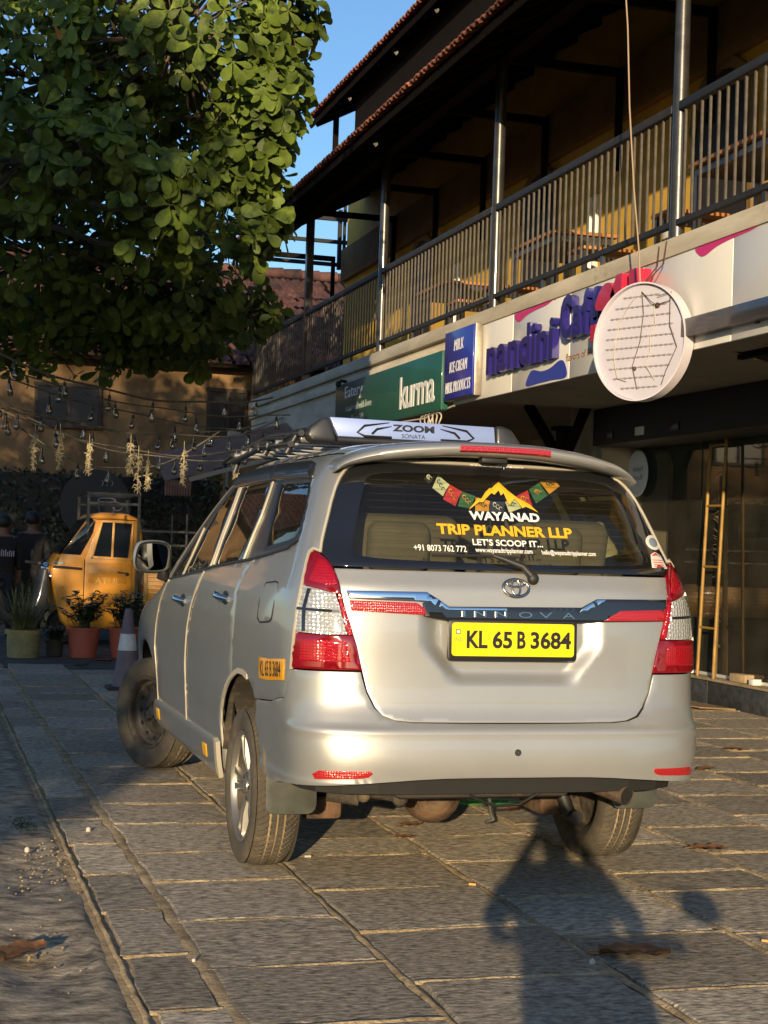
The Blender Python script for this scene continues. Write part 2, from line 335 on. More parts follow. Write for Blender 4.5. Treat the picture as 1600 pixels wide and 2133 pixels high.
box_ob('pillar_trim', (4.535, 4.549, 8.40, 8.50, .24, 2.92), M_soffit, B)
box_ob('inner_wall', (6.4, 6.5, 9.26, YB, .2, 2.95), M_beige, B)
box_ob('dark_opening_sheet', (6.37, 6.399, 9.6, 18.2, .2, 2.25), M_dark, B)  # black sheet standing in for the shaded shop opening
box_ob('cross_wall', (5.11, 6.4, 9.6, 9.7, .2, 2.95), M_beige, B)
q = MB(); q.tube([(4.25, 8.72, 0), (4.25, 8.72, 2.62)], .075, 12); q.box(4.15, 4.35, 8.62, 8.82, 2.60, 2.64)
bp = q.build('brace_post', M_wood, B, smooth=40)
for dx, dy in ((-.35, .75), (.1, -.62)):
    q = MB(); q.bar((4.25, 8.72, 2.25), (4.25+dx*.3, 8.72+dy, 2.92), .075, .09); q.build('brace', M_wood, bp)
# balcony wall, doors, pipes
box_ob('balcony_wall', (4.42, 4.62, YF, 18.4, 3.615, 6.9), M_mustard, B)
box_ob('wall_beam', (4.33, 4.419, YF, 18.4, 5.63, 6.15), M_ochre, B)
box_ob('skirting', (4.400, 4.419, YF, 18.4, 3.616, 3.72), M_ochre, B)
for yc in (9.95, 5.75, 2.2, 14.2):
    arc = [(-.5, 0), (.5, 0)]+[(.5*math.cos(a), 1.45+.5*math.sin(a)) for a in np.linspace(0, PI, 9)]
    q = MB(); q.prism(arc, .03, basis((4.418, yc, 3.62), (0, -1, 0), (0, 0, 1), (-1, 0, 0))); dr = q.build('door', M_glassdoor, B)
    q = MB(); arc2 = [(x*1.14, z*1.05 if z > 0 else 0) for x, z in arc]; n = len(arc)
    q.add([basis((4.418, yc, 3.62), (0, -1, 0), (0, 0, 1), (-1, 0, 0)) @ Vector((x, z, d)) for d in (.0, .055) for pts in (arc, arc2) for x, z in pts],
          [(2*n+i, 2*n+i+1, 3*n+i+1, 3*n+i) for i in range(1, n-1)]+[(3*n+i, 3*n+i+1, n+i+1, n+i) for i in range(1, n-1)]+[(2*n+i+1, 2*n+i, i, i+1) for i in range(1, n-1)]); q.build('frame', M_ochre, dr)
for yc in (4.55, 8.35, 12.6):
    for d in (0, .13):
        q = MB(); q.tube([(4.38, yc+d, 3.62), (4.38, yc+d, 5.0)], .035, 8); q.build('drain_pipe', M_white, B, smooth=40)
box_ob('switch_box', (4.395, 4.419, 6.72, 6.86, 4.28, 4.44), M_white, B, bevel=.004)
box_ob('end_wall', (4.62, 8.0, 18.3, 18.4, 3.6, 6.9), M_ochre, B)
# posts, beam, ties
PY = [.1, 3.92, 7.69, 11.56, 15.33, 18.80]
for i, y in enumerate(PY):
    q = MB()
    if y > 15: q.box(3.01, 3.11, y-.05, y+.05, 3.63, 6.02)
    else: q.tube([(3.06, y, 3.632), (3.06, y, 6.02)], .056, 20, cap=False); q.lathe([(.0, 0), (.085, 0), (.085, .012), (.06, .014)], 16, T(3.06, y, 3.632))
    q.build('post', M_steel, B, smooth=40)
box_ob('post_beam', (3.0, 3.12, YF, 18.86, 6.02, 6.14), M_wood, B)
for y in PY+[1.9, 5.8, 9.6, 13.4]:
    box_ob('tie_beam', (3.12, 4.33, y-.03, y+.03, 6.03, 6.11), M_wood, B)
    q = MB(); q.bar((4.30, y, 5.1), (4.30, y, 6.03), .06); q.build('wall_strut', M_wood, B)
# railing
for a, b in zip(PY[::-1][1:], PY[::-1]):
    rl = box_ob('railing', (3.015, 3.075, a+.057, b-.057, 4.575, 4.64), M_rtop, B, bevel=.008)
    box_ob('bottom_rail', (3.02, 3.07, a+.057, b-.057, 3.735, 3.775), M_rtop, rl)
    n = int((b-a-.11)/.121); first = None
    for i in range(n):
        y = a+.057+(b-a-.114)*(i+.5)/n
        if first is None: first = box_ob('baluster', (-.008, .008, -.008, .008, 3.775, 4.575), M_rail, rl); o = first
        else: o = first.copy(); COL.objects.link(o); o.parent = rl
        o.location = (3.045, y, 0)
    for y in (a+(b-a)/3, a+2*(b-a)/3): box_ob('foot', (3.03, 3.06, y-.02, y+.02, 3.633, 3.734), M_steel, rl)
# steel end frame
q = MB()
for z in (5.98, 6.36, 6.74): q.box(3.12, 4.62, 18.78, 18.84, z-.03, z+.03)
q.box(4.37, 4.43, 18.775, 18.845, 5.9, 6.9); q.box(4.46, 4.50, 18.775, 18.845, 5.9, 7.2); q.build('end_frame', M_dark, B)
# lower roof: boarded underside, purlins, eave tiles
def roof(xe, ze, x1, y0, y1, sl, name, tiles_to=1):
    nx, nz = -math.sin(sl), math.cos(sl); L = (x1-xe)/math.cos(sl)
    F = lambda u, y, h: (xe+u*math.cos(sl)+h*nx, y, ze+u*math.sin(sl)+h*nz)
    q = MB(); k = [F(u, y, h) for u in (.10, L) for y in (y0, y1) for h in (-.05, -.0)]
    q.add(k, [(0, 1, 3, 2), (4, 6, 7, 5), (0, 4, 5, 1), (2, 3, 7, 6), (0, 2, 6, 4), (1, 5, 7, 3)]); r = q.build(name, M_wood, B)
    q = MB(); q.add([F(u, y, h) for u in (0, .03) for y in (y0, y1) for h in (-.11, -.052)], [(0, 1, 3, 2), (4, 6, 7, 5), (0, 4, 5, 1), (2, 3, 7, 6), (0, 2, 6, 4), (1, 5, 7, 3)]); q.build('eave_board', M_wood, r)
    y = y0+.3
    while y < y1:
        q = MB(); q.bar(F(.03, y, -.10), F(L, y, -.10), .06, .10); q.build('rafter', M_wood, r); y += .62
    # two-ribbed clay tile
    prof = [(-.115, .0), (-.09, .028), (-.05, .030), (-.02, .004), (.02, .004), (.05, .030), (.09, .028), (.115, 0)]
    q = MB(); n = len(prof)
    vs = [F(u-0, p[0], p[1]+h+.004)for u, h in ((-.05, 0), (.40, 0.0), (-.05, -.016), (.40, -.016)) for p in prof]
    base = F(0, 0, 0); q.add([(v[0]-base[0], v[1], v[2]-base[2]) for v in vs], [(i, i+1, n+i+1, n+i) for i in range(n-1)]+[(2*n+i+1, 2*n+i, 3*n+i, 3*n+i+1) for i in range(n-1)]+[(2*n+i, 2*n+i+1, i+1, i) for i in range(n-1)])
    t0 = None; y = y0+.12
    while y < y1:
        if t0 is None: t0 = q.build('roof_tile', M_tile, r, smooth=50); o = t0
        else: o = t0.copy(); COL.objects.link(o); o.parent = r
        j = random.uniform(-.012, .012); o.location = (base[0]+j*math.cos(sl), y, base[2]+.008+j*math.sin(sl)+random.uniform(0, .006)); y += .222
    q = MB(); m = int((y1-y0)/.222)  # the courses above the eave, out of sight from below
    for c in range(1, int(L/.33)):
        q.add([F(.33*c+du, y0+(y1-y0)*i/(2*m), .02+.018*(i % 2)+hh) for du, hh in ((0, .012), (.36, 0)) for i in range(2*m+1)], [(i, i+1, 2*m+2+i, 2*m+1+i) for i in range(2*m)])
    o = q.build('upper_tiles', M_tile, r); o['kind'] = 'stuff'
    return r
roof(2.30, 5.84, 7.2, YF, 17.4, math.radians(28), 'roof')
roof(3.0, 7.40, 7.4, YF, 15.5, math.radians(28), 'clerestory_roof')
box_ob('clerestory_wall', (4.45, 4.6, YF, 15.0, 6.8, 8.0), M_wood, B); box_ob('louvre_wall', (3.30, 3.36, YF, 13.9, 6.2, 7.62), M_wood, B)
for y in (15.2, 14.0, 12.2): q = MB(); q.bar((3.35, y, 6.36), (3.35, y, 7.5), .07); q.build('clerestory_post', M_wood, B)
for x, y, z in ((3.02, 9.6, 7.16), (3.05, 11.2, 7.17), (3.03, 13.2, 7.15), (2.24, 9.1, 5.50)):
    q = MB(); q.add([(x, y, z), (x-.02, y+.10, z+.01), (x+.01, y+.11, z-.02), (x+.01, y+.02, z-.02)], [(0, 1, 2, 3)]); q.build('broken_slat', M_cream, B)
# glazed canopy under the fascia at the right edge
box_ob('canopy', (2.90, 2.985, YF, 3.62, 2.865, 2.99), M_steel, B, bevel=.004)
cp = bpy.data.objects['canopy']
for y in (3.5, 2.6, 1.7, .8, -.2): q = MB(); q.bar((2.985, y, 2.89), (4.40, y+.0, 2.60), .05, .07); q.build('joist', M_steel, cp)
for x, z in ((3.4, 2.77), (3.9, 2.67)): q = MB(); q.bar((x, YF, z), (x, 3.55, z), .05, .05); q.build('lath', M_wood, cp)
q = MB(); q.bar((3.0, 3.3, 2.85), (4.2, 2.2, 2.62), .03, .02); q.bar((3.0, 2.3, 2.85), (4.2, 1.0, 2.62), .03, .02); q.build('brace_strip', M_tabletop, cp)

# ------------------------------------------------------------------ things up on the balcony
def table(x0, x1, y0, y1, label):
    t = thing('cafe_table', label, 'table', ((x0+x1)/2, (y0+y1)/2, 3.615), group='wooden topped tables on the balcony'); a, b = (x1-x0)/2, (y1-y0)/2
    box_ob('tabletop', (-a, a, -b, b, .725, .76), M_tabletop, t, bevel=.004)
    box_ob('apron', (-a+.04, a-.04, -b+.04, b-.04, .66, .724), M_steel, t)
    for sx in (-1, 1):
        for sy in (-1, 1): box_ob('leg', (sx*(a-.06)-.025, sx*(a-.06)+.025, sy*(b-.06)-.025, sy*(b-.06)+.025, 0, .66), M_steel, t)
def bench(x0, x1, y0, y1, label):
    t = thing('bench', label, 'bench', ((x0+x1)/2, (y0+y1)/2, 3.615), group='benches on the balcony'); a, b = (x1-x0)/2, (y1-y0)/2
    box_ob('seat', (-a, a, -b, b, .43, .46), M_tabletop, t, bevel=.004)
    for sx in (-1, 1):
        for sy in (-1, 1): box_ob('leg', (sx*(a-.04)-.02, sx*(a-.04)+.02, sy*(b-.05)-.02, sy*(b-.05)+.02, .0, .43), M_steel, t)
    box_ob('rail', (-a+.02, a-.02, -.02, .02, .36, .40), M_steel, t)
table(3.46, 4.14, 7.25, 8.42, 'balcony table behind the railing above the purple cafe lettering')
table(3.46, 4.10, 10.4, 11.5, 'balcony table behind the railing above the green sign')
table(3.46, 4.10, 3.3, 4.55, 'balcony table behind the railing at the right edge of the photo')
bench(3.42, 4.15, 6.45, 6.80, 'low bench on the balcony just right of the table above the cafe lettering')
bench(3.42, 4.15, 8.75, 9.1, 'low bench on the balcony just left of the table above the cafe lettering')
bench(3.42, 4.10, 4.75, 5.1, 'low bench on the balcony between the two nearest steel posts')
bench(3.42, 4.10, 9.85, 10.2, 'low bench on the balcony above the blue milk sign')

# ------------------------------------------------------------------ signs
M_green = mat('green_sign_board', (.010, .085, .060), .45, var=.1, vscale=2, coat=.2)
M_blue = mat('blue_sign_face', (.020, .035, .36), .35, coat=.4)
M_signwhite = mat('sign_lettering_white', (.75, .75, .74), .5)
M_greylet = mat('grey_sign_lettering', (.30, .36, .34), .6)
M_alu = mat('brushed_aluminium', (.42, .38, .31), .4, metal=.8, var=.15, vscale=20)
M_purple = mat('violet_letter_acrylic', (.022, .017, .17), .3, coat=.6)
M_pink = mat('pink_print', (.62, .035, .20), .45)
M_red = mat('pink_red_acrylic', (.52, .022, .065), .3, coat=.5)
M_bluep = mat('blue_print', (.035, .06, .38), .45)
M_brownlet = mat('brown_print', (.25, .12, .06), .6)
def FB(x, y, z): return basis((x, y, z), (0, -1, 0), (0, 0, 1), (-1, 0, 0))
t = thing('eatery_sign', 'long dark green sign board with white word kurma under the balcony', 'sign', (2.96, 10.85, 2.75))
def wl(o, p):  # keep world coordinates under a moved parent
    o.parent = p; o.matrix_parent_inverse = Matrix.Translation(p.location).inverted(); return o
wl(box_ob('board', (2.90, 2.975, 8.74, 12.98, 2.745, 3.35), M_green, bevel=.004), t)
q = MB(); text_flat(q, 'kurma', FB(2.899, 10.17, 2.84), 1.22, .36, bold=.012, depth=.006, space=.9); wl(q.build('lettering', M_signwhite), t)
q = MB(); text_flat(q, 'Eatery', FB(2.899, 12.52, 3.11), .80, .19, depth=.004); wl(q.build('lettering', M_signwhite), t)
q = MB(); text_flat(q, 'seasoned with love', FB(2.899, 12.47, 2.985), 1.15, .085, depth=.004); text_flat(q, 'soulfood99', FB(2.899, 12.47, 2.835), .85, .09, bold=.01, depth=.004); wl(q.build('small_lettering', M_greylet), t)
q = MB(); q.tube([(2.87, 12.7, 3.36), (2.90, 12.75, 3.40), (3.0, 12.8, 3.40)], .02, 8); q.ball((2.85, 12.68, 3.35), .04); wl(q.build('lamp_bracket', M_dark, smooth=40), t)
t = thing('milk_sign', 'blue box sign listing milk, ice cream and milk products', 'sign', (2.85, 7.76, 2.78))
wl(box_ob('case', (2.912, 2.988, 7.785, 8.66, 2.815, 3.515), M_alu, bevel=.006), t)
wl(box_ob('face', (2.895, 2.911, 7.795, 8.65, 2.825, 3.505), M_blue, bevel=.002), t)
for s, y, z, w in (('MILK', 8.36, 3.30, .28), ('ICE CREAM', 8.48, 3.085, .52), ('MILK PRODUCTS', 8.59, 2.885, .74)):
    q = MB(); text_flat(q, s, FB(2.894, y, z), w, .11, bold=.0, depth=.003, shear=.15, space=1.12); wl(q.build('lettering', M_signwhite), t)
t = thing('cafe_sign', 'violet raised letters reading Nandini Cafe on the white fascia', 'sign', (2.98, 6.2, 2.8))
def letters(s, y0, z0, w, h, depth, m, bold=.05, name='letter'):
    wd = [text_geo(c, bold)[0][:, 0].max() for c in s]; hs = [text_geo(c, bold)[0][:, 1].max() for c in s]; tot = sum(wd)+.07*(len(s)-1); k = w/tot; y = y0
    for c, a, hh in zip(s, wd, hs):
        q = MB(); text_flat(q, c, FB(2.987, y, z0), a*k, h*hh/max(hs), bold=bold, depth=depth); wl(q.build(name, m), t); y -= (a+.07)*k
letters('nandini', 7.50, 2.975, 1.62, .37, .065, M_purple, .022)
letters('Café', 5.74, 3.10, .78, .37, .065, M_purple, .03)
q = MB(); text_flat(q, 'flavors of life', FB(2.989, 5.74, 2.93), .56, .062, depth=.002); wl(q.build('small_lettering', M_brownlet), t)
q = MB(); q.prism(smooth_closed([(0, .0), (.05, .10), (.16, .17), (.28, .16), (.36, .06), (.40, -.1), (.37, -.30), (.33, -.33), (.30, -.15), (.24, -.02), (.14, -.03)], 3)[::-1], .12, FB(2.985, 4.90, 3.25)); wl(q.build('swoosh', M_red, smooth=50), t)
for y0, a in ((4.60, .04), (4.27, -.04)):
    q = MB(); q.prism([(0, .0), (.11, -.10), (.16, .0), (.14+a, .24), (.02+a*1.5, .24), (-.02, .10)], .12, FB(2.985, y0, 3.22)); wl(q.build('prong', M_red), t)
q = MB(); q.prism([(0, 0), (.10, 0), (.10, .13), (0, .13)], .12, FB(2.985, 4.98, 3.0)); wl(q.build('red_block', M_red), t)
for y0, z0, w in ((6.95, 3.44, .93), (3.47, 3.455, .95), (-.2, 3.45, .95)):
    pts = smooth_closed([(0, .045), (.03, -.01), (.12, -.035), (.28, .0), (.5, .02), (.75, .03), (.90, .055), (.93, .048), (.93, .055), (.6, .053), (.3, .05)], 4)
    q = MB(); q.prism([(x*w/.93, z) for x, z in pts][::-1], .003, FB(2.989, y0, z0)); o = wl(q.build('pink_wave', M_pink), t)
q = MB(); q.prism(smooth_closed([(0, .0), (.05, .09), (.15, .13), (.35, .10), (.55, .11), (.75, .155), (.86, .12), (.90, .0), (.6, -.0), (.3, .0)], 4)[::-1], .003, FB(2.989, 6.62, 2.80)); wl(q.build('blue_wave', M_bluep), t)

# round light box hanging open, its LED strips bare
M_disc = mat('lilac_white_sheet', (.50, .485, .56), .5, var=.05, vscale=3)
M_rim = mat('white_rim', (.62, .58, .64), .45)
M_led = mat('led_strip', (.27, .24, .25), .5); M_wire = mat('brown_wire', (.07, .035, .02), .5); M_wirew = mat('pale_wire', (.50, .44, .38), .5)
az = math.radians(66); nrm = Vector((-math.sin(az), -math.cos(az), 0)); ex = Vector((-nrm.y, nrm.x, 0))*1.0
if ex.dot(Vector((1, 0, 0))) < 0: ex = -ex
D = thing('round_light_box', 'round white light box hanging open before the fascia, bare lamp strips inside', 'sign', (2.74, 3.82, 2.86))
Rb = .415; DM = basis((0, 0, 0), ex, (0, 0, 1), nrm)
q = MB(); q.lathe([(.001, -.02), (Rb, -.02), (Rb, -.016), (.001, -.016)], 64, DM); q.build('back_sheet', M_disc, D, smooth=30)
q = MB(); q.lathe([(Rb+.002, -.075), (Rb+.012, -.075), (Rb+.012, .018), (Rb+.002, .018), (Rb+.002, -.075)], 64, DM); q.build('rim', M_rim, D, smooth=30)
for i in range(10):
    z = .33-i*.073; w = math.sqrt(max(.01, .39**2-z*z))*.86; st = None
    q = MB(); q.box(-w, w*.9, z-.004, z+.004, -.015, -.013, M=DM); st = q.build('lamp_strip', M_led, D)
    q = MB(); n = int(w*1.9/.045)
    for k in range(n): x = -w+(k+.5)*w*1.9/n; q.box(x-.010, x+.010, z-.006, z+.006, -.013, -.008, M=DM)
    o = q.build('lamp_bead', M_led, st); o['kind'] = 'stuff'
def loc(*p): return [DM @ Vector((x, z, d)) for x, z, d in p]
for pts, m in (([(0, .36, -.03), (.03, .2, -.02), (.0, 0, -.025), (-.06, -.17, -.02), (-.02, -.34, -.03)], M_wire), ([(0, .36, -.03), (.10, .28, -.01), (.15, .25, -.01), (.26, .27, -.02), (.28, .33, -.02), (.16, .31, -.01)], M_wire),
               ([(.26, .30, -.03), (.27, .1, -.02), (.34, -.06, -.02), (.25, -.22, -.02), (.2, -.32, -.03)], M_wire), ([(-.05, .34, -.03), (-.13, .25, -.02), (-.2, .15, -.03), (-.23, 0, -.02), (-.24, -.12, -.03), (-.2, -.25, -.02), (-.12, -.28, -.03)], M_wirew),
               ([(.12, .25, -.03), (.14, .12, -.02), (.09, .05, -.03), (.10, -.08, -.02), (.07, -.18, -.02), (.14, -.28, -.03)], M_wirew)):
    P = [p+nrm*.022 for p in loc(*pts)]; q = MB(); q.tube(P, .003, 6); q.build('wire', m, D, smooth=60)
q = MB(); q.ball(DM @ Vector((.15, .25, -.005)), .02); q.ball(DM @ Vector((-.05, -.19, -.01)), .016); q.build('wire_joint', M_wire, D, smooth=60)
q = MB(); q.tube([(2.74-.0, 3.84, 3.285), (2.735, 3.86, 3.5), (2.72, 3.95, 4.0), (2.70, 4.02, 4.6), (2.68, 4.05, 5.2), (2.66, 4.15, 5.9)], .006, 6)
tag(q.build('hanging_cable', mat('tan_cable', (.30, .22, .16), .6), smooth=60), 'pale thin cable hanging from the roof down to the round light box', 'cable')
q = MB(); q.tube([(2.97, 4.02, 3.6), (2.95, 4.0, 3.45), (2.78, 3.86, 3.29)], .005, 6); q.tube([(2.97, 3.9, 3.62), (2.95, 3.9, 3.45), (2.77, 3.82, 3.28)], .005, 6)
tag(q.build('hook_wire', M_wire, smooth=60), 'pair of short wires from the balcony edge to the round light box', 'wire')
box_ob('bracket', (2.90, 2.985, 4.82, 4.92, 2.86, 2.98), M_steel); tag(bpy.data.objects['bracket'], 'small grey metal bracket on the fascia left of the round light box', 'bracket')

# ladder, sign reflection built as a disc, brick by the shop window
M_ladder = mat('yellow_ladder_paint', (.29, .165, .03), .6, var=.3, vscale=8)
t = thing('ladder', 'tall yellow ladder standing upright against the shop glass', 'ladder', (4.80, 6.50, .232))
for y in (-.15, .15): q = MB(); q.tube([(-.02, y, 0), (.05, y, 2.14 if y > 0 else 2.24)], .015, 8); q.build('rail', M_ladder, t, smooth=40)
for i in range(4): z = .45+i*.56; q = MB(); q.tube([(-.02+z*.032, -.15, z), (-.02+z*.032, .15, z)], .012, 8); q.build('rung', M_ladder, t, smooth=40)
M_thorn = mat('dry_bark', (.16, .11, .06), .9, var=.3)
q = MB(); q.tube([(0, 0, 0), (.01, .0, 1.0), (0.02, .02, 1.85)], [.022, .02, .012], 6)
for k in range(90):
    z = random.uniform(.2, 1.9); a = random.uniform(0, 6.28); q.tube([(0, 0, z), (.03*math.cos(a), .09*math.sin(a), z+random.uniform(-.03, .05))], [.004, .001], 4)
o = tag(q.build('thorny_stem', M_thorn), 'bare spiky dry stem standing between the two ladder rails', 'stem'); o.location = (4.885, 6.52, .232)
q = MB(); Mx = basis((0, 0, 0), (0, -1, 0), (0, 0, 1), (-1, 0, 0)); q.lathe([(.001, 0), (.23, 0), (.24, .01), (.23, .02), (.001, .02)], 40, Mx)
t = thing('reflected_sign', 'round white disc with mirrored lettering imitating a sign reflection beside the car spoiler', 'sign', (4.88, 8.22, 2.16)); q.build('plate', M_signwhite, t, smooth=30)  # solid disc standing in for a sign reflected in the shop glass
q = MB()
for s, z in (('Fusion', .02), ('Rest', -.07)): text_flat(q, s, basis((-.022, -.14, z), (0, 1, 0), (0, 0, 1), (-1, 0, 0)), .22, .055, depth=.002)
q.build('lettering', M_greylet, t)
M_brick = mat('pale_brick', (.38, .27, .15), .9, var=.25, vscale=12, bump=.5, bscale=40)
o = box_ob('brick', (-.05, .06, -.12, .12, 0, .075), M_brick, bevel=.012); o.location = (4.87, 6.0, .232); o.rotation_euler = (0, 0, .1); tag(o, 'loose pale brick lying on the step below the shop glass', 'brick')
o = box_ob('carton', (-.04, .04, -.04, .04, 0, .05), M_white, bevel=.002); o.location = (4.86, 5.75, .232); tag(o, 'small white carton beside the loose brick on the step', 'carton')
M_card = mat('brown_board', (.24, .16, .08), .85, var=.2)
o = box_ob('cardboard', (-.19, .19, -.42, .42, 0, .012), M_card); o.location = (4.5, 6.25, .012); o.rotation_euler = (.0, .06, .12); tag(o, 'flat brown cardboard lying on the paving against the step', 'cardboard')
M_grill = mat('orange_wood_post', (.50, .20, .06), .6)
t = thing('shop_grille', 'low turned wood and iron grille in the dark shopfront above the roof rack', 'grille', (4.6, 11.2, .9))
for y in (-.9, -.3, .35, 1.0): q = MB(); q.lathe([(.03, 0), (.03, .9), (.045, 1.0), (.02, 1.15), (.035, 1.3), (.01, 1.42)], 10, T(0, y, 0)); q.build('turned_post', M_grill, t, smooth=40)
for k in range(14): q = MB(); q.bar((0, -.9+k*.14, .95), (0, -.9+k*.14+random.uniform(-.04, .04), 1.25), .012); q.build('iron_bar', M_ladder, t)
q = MB(); q.box(-.02, .02, -.95, 1.05, .9, .95); q.box(-.02, .02, -.95, 1.05, 1.28, 1.31); q.build('grille_rail', M_dark, t)
q = MB()
for k in range(4):
    a = np.linspace(0, 6.28, 18); q.tube([(2.94+.01*math.sin(3*x+k), 9.0+k*.12+.16*math.cos(x), 2.66+.08*math.sin(x)) for x in a], .008, 5)
q.tube([(3.0, 8.6, 2.78), (2.95, 9.4, 2.70), (2.95, 10.4, 2.72)], .012, 5); tag(q.build('cable_coil', M_wirew, smooth=60), 'loose coil of cable hanging below the green sign', 'cable')
# ================================================================== back of the yard
M_plaster = mat('dirty_mustard_plaster', (.17, .10, .045), .9, var=.35, vscale=1.1, stretch=(1.3, 1, .35), bump=.3, bscale=30, col2=(.24, .145, .065), dirt=((.10, .075, .05), 1.3, .58))
M_hole = mat('dark_window', (.010, .010, .012), .3)
M_frame = mat('window_timber', (.05, .032, .022), .7)
H = thing('tiled_house', 'old house with stained mustard wall and weathered clay tile roof behind the yard', 'house', (0, 20, 0))
def wh(o): return wl(o, H)
wh(box_ob('wall', (-7, 4.9, 19.95, 20.2, 0, 4.45), M_plaster)); wh(box_ob('side_wall', (4.75, 4.9, 20.2, 28, 0, 4.45), M_plaster))
for x0, x1, z0, z1 in ((-.36, .66, 3.16, 3.78), (2.5, 3.12, 3.15, 3.85), (-3.2, -2.2, 3.1, 3.8)):
    fr = wh(box_ob('window', (x0, x1, 19.90, 19.949, z0, z1), M_hole)); q = MB()
    for xa in (x0-.04, (x0+x1)/2-.02, x1-.02): q.box(xa, xa+.05, 19.87, 19.899, z0-.04, z1+.04)
    for za in (z0-.06, z1): q.box(x0-.06, x1+.06, 19.865, 19.898, za, za+.06)
    o = q.build('frame', M_frame); o.parent = fr; o.matrix_parent_inverse = Matrix.Identity(4)
sl = math.atan2(6.62-4.30, 24-19.5); Lr = math.hypot(6.62-4.30, 4.5)
RF = lambda u, x, h: (x, 19.5+u*math.cos(sl)-h*math.sin(sl), 4.30+u*math.sin(sl)+h*math.cos(sl))
q = MB(); q.add([RF(u, x, h) for u in (0, Lr) for x in (-8, 7.2) for h in (-.08, -.01)], [(0, 1, 3, 2), (4, 6, 7, 5), (0, 4, 5, 1), (2, 3, 7, 6), (0, 2, 6, 4), (1, 5, 7, 3)])
q.add([(x, y, z) for x in (-8, 7.2) for y, z in ((24, 6.62), (28.5, 4.3), (28.5, 4.2), (24, 6.5))], [(0, 1, 5, 4), (3, 2, 6, 7)]); rf = wh(q.build('roof', M_wood))
prof = [(-.115, .0), (-.085, .034), (-.05, .034), (-.015, .002), (.015, .002), (.05, .034), (.085, .034), (.115, .0)]; n = len(prof)
def tv(u0, x): 
    P = [RF(u, x+p[0], p[1]+h) for u, h in ((u0-.03, .035), (u0+.36, 0)) for p in prof]+[RF(u0-.03, x+p[0], .0) for p in prof]
    return P, [(i, i+1, n+i+1, n+i) for i in range(n-1)]+[(2*n+i, 2*n+i+1, i+1, i) for i in range(n-1)]
P, F = tv(0, 0); q = MB(); q.add(P, F); t0 = None; far = MB(); rows = int(Lr/.34)
for r_ in range(rows):
    x = -7.9
    while x < 7.1:
        u = r_*.342+random.uniform(-.012, .012)
        if 2.6 < x < 6.6 and r_ > 0 or (1.6 < x < 4.3 and r_ < 2):
            if t0 is None: t0 = q.build('roof_tile', M_oldtile, rf, smooth=50); o = t0
            else: o = t0.copy(); COL.objects.link(o); o.parent = rf
            o.location = (x, u*math.cos(sl), u*math.sin(sl)+random.uniform(0, .008)); o.matrix_parent_inverse = Matrix.Identity(4); o.rotation_euler = (0, random.uniform(-.02, .02), 0)
        else:
            P2, F2 = tv(u, x); far.add(P2, F2)
        x += .226
o = far.build('outer_tiles', M_oldtile, rf); o.matrix_parent_inverse = Matrix.Identity(4); o['kind'] = 'stuff'
rg = None; x = -7.8
while x < 7.1:
    if rg is None: qq = MB(); qq.tube([(-.2, 0, 0), (.2, 0, .012)], [.10, .115], 10); rg = qq.build('ridge_tile', M_oldtile, rf, smooth=50); o = rg
    else: o = rg.copy(); COL.objects.link(o); o.parent = rf
    o.location = (x, 24, 6.66); o.matrix_parent_inverse = Matrix.Identity(4); x += .37

# hedge screen with a round sign
M_hedgeleaf = mat('hedge_leaf', (.018, .030, .012), .6, var=.5, vscale=9, rnd=0)
HD = thing('hedge_screen', 'tall dark clipped hedge screen below the mustard wall', 'hedge', (-1, 17.2, 0))
o = box_ob('frame', (-4.6, 3.25, .1, .35, 0, 2.24), M_dark, HD)
q = MB()
for k in range(7000):
    x, z = random.uniform(-4.6, 3.25), random.uniform(.02, 2.3); y = .02+random.uniform(-.10, .09); s = random.uniform(.03, .06)
    a = Vector((random.gauss(0, 1), random.gauss(-1, .6), random.gauss(.4, .6))).normalized(); u = a.orthogonal().normalized(); u = Matrix.Rotation(random.uniform(0, 6.28), 3, a) @ u; v = a.cross(u)
    c = Vector((x, y, z)); q.add([c-u*s, c+v*s*.5, c+u*s, c-v*s*.5], [(0, 1, 2, 3)])
o = q.build('foliage', M_hedgeleaf, HD); o['kind'] = 'stuff'
M_grey = mat('dark_grey_disc', (.028, .028, .029), .6); M_neon = mat('unlit_neon_tube', (.42, .38, .46), .3)
t = thing('coffee_sign', 'round dark grey wall sign with thin outline of a steaming cup', 'sign', (.34, 17.0, 1.80))
q = MB(); q.lathe([(.001, 0), (.52, 0), (.52, .04), (.001, .04)], 40, basis((0, 0, 0), (1, 0, 0), (0, 0, 1), (0, -1, 0))); q.build('disc', M_grey, t, smooth=30)
def ell(cx, cz, rx, rz, a0=0, a1=6.28): return [(cx+rx*math.cos(a), -.06, cz+rz*math.sin(a)) for a in np.linspace(a0, a1, 18)]
for P in [ell(.18, -.2, .27, .05), ell(.16, .07, .13, .03), [(.03, -.06, .06), (.06, -.06, -.12), (.26, -.06, -.12), (.29, -.06, .06)], ell(.32, -.02, .07, .06)]+[[(x, -.06, .28), (x+.02, -.06, .32), (x, -.06, .36)] for x in (.08, .15, .22)]:
    q = MB(); q.tube(P, .006, 5); q.build('neon_tube', M_neon, t, smooth=60)

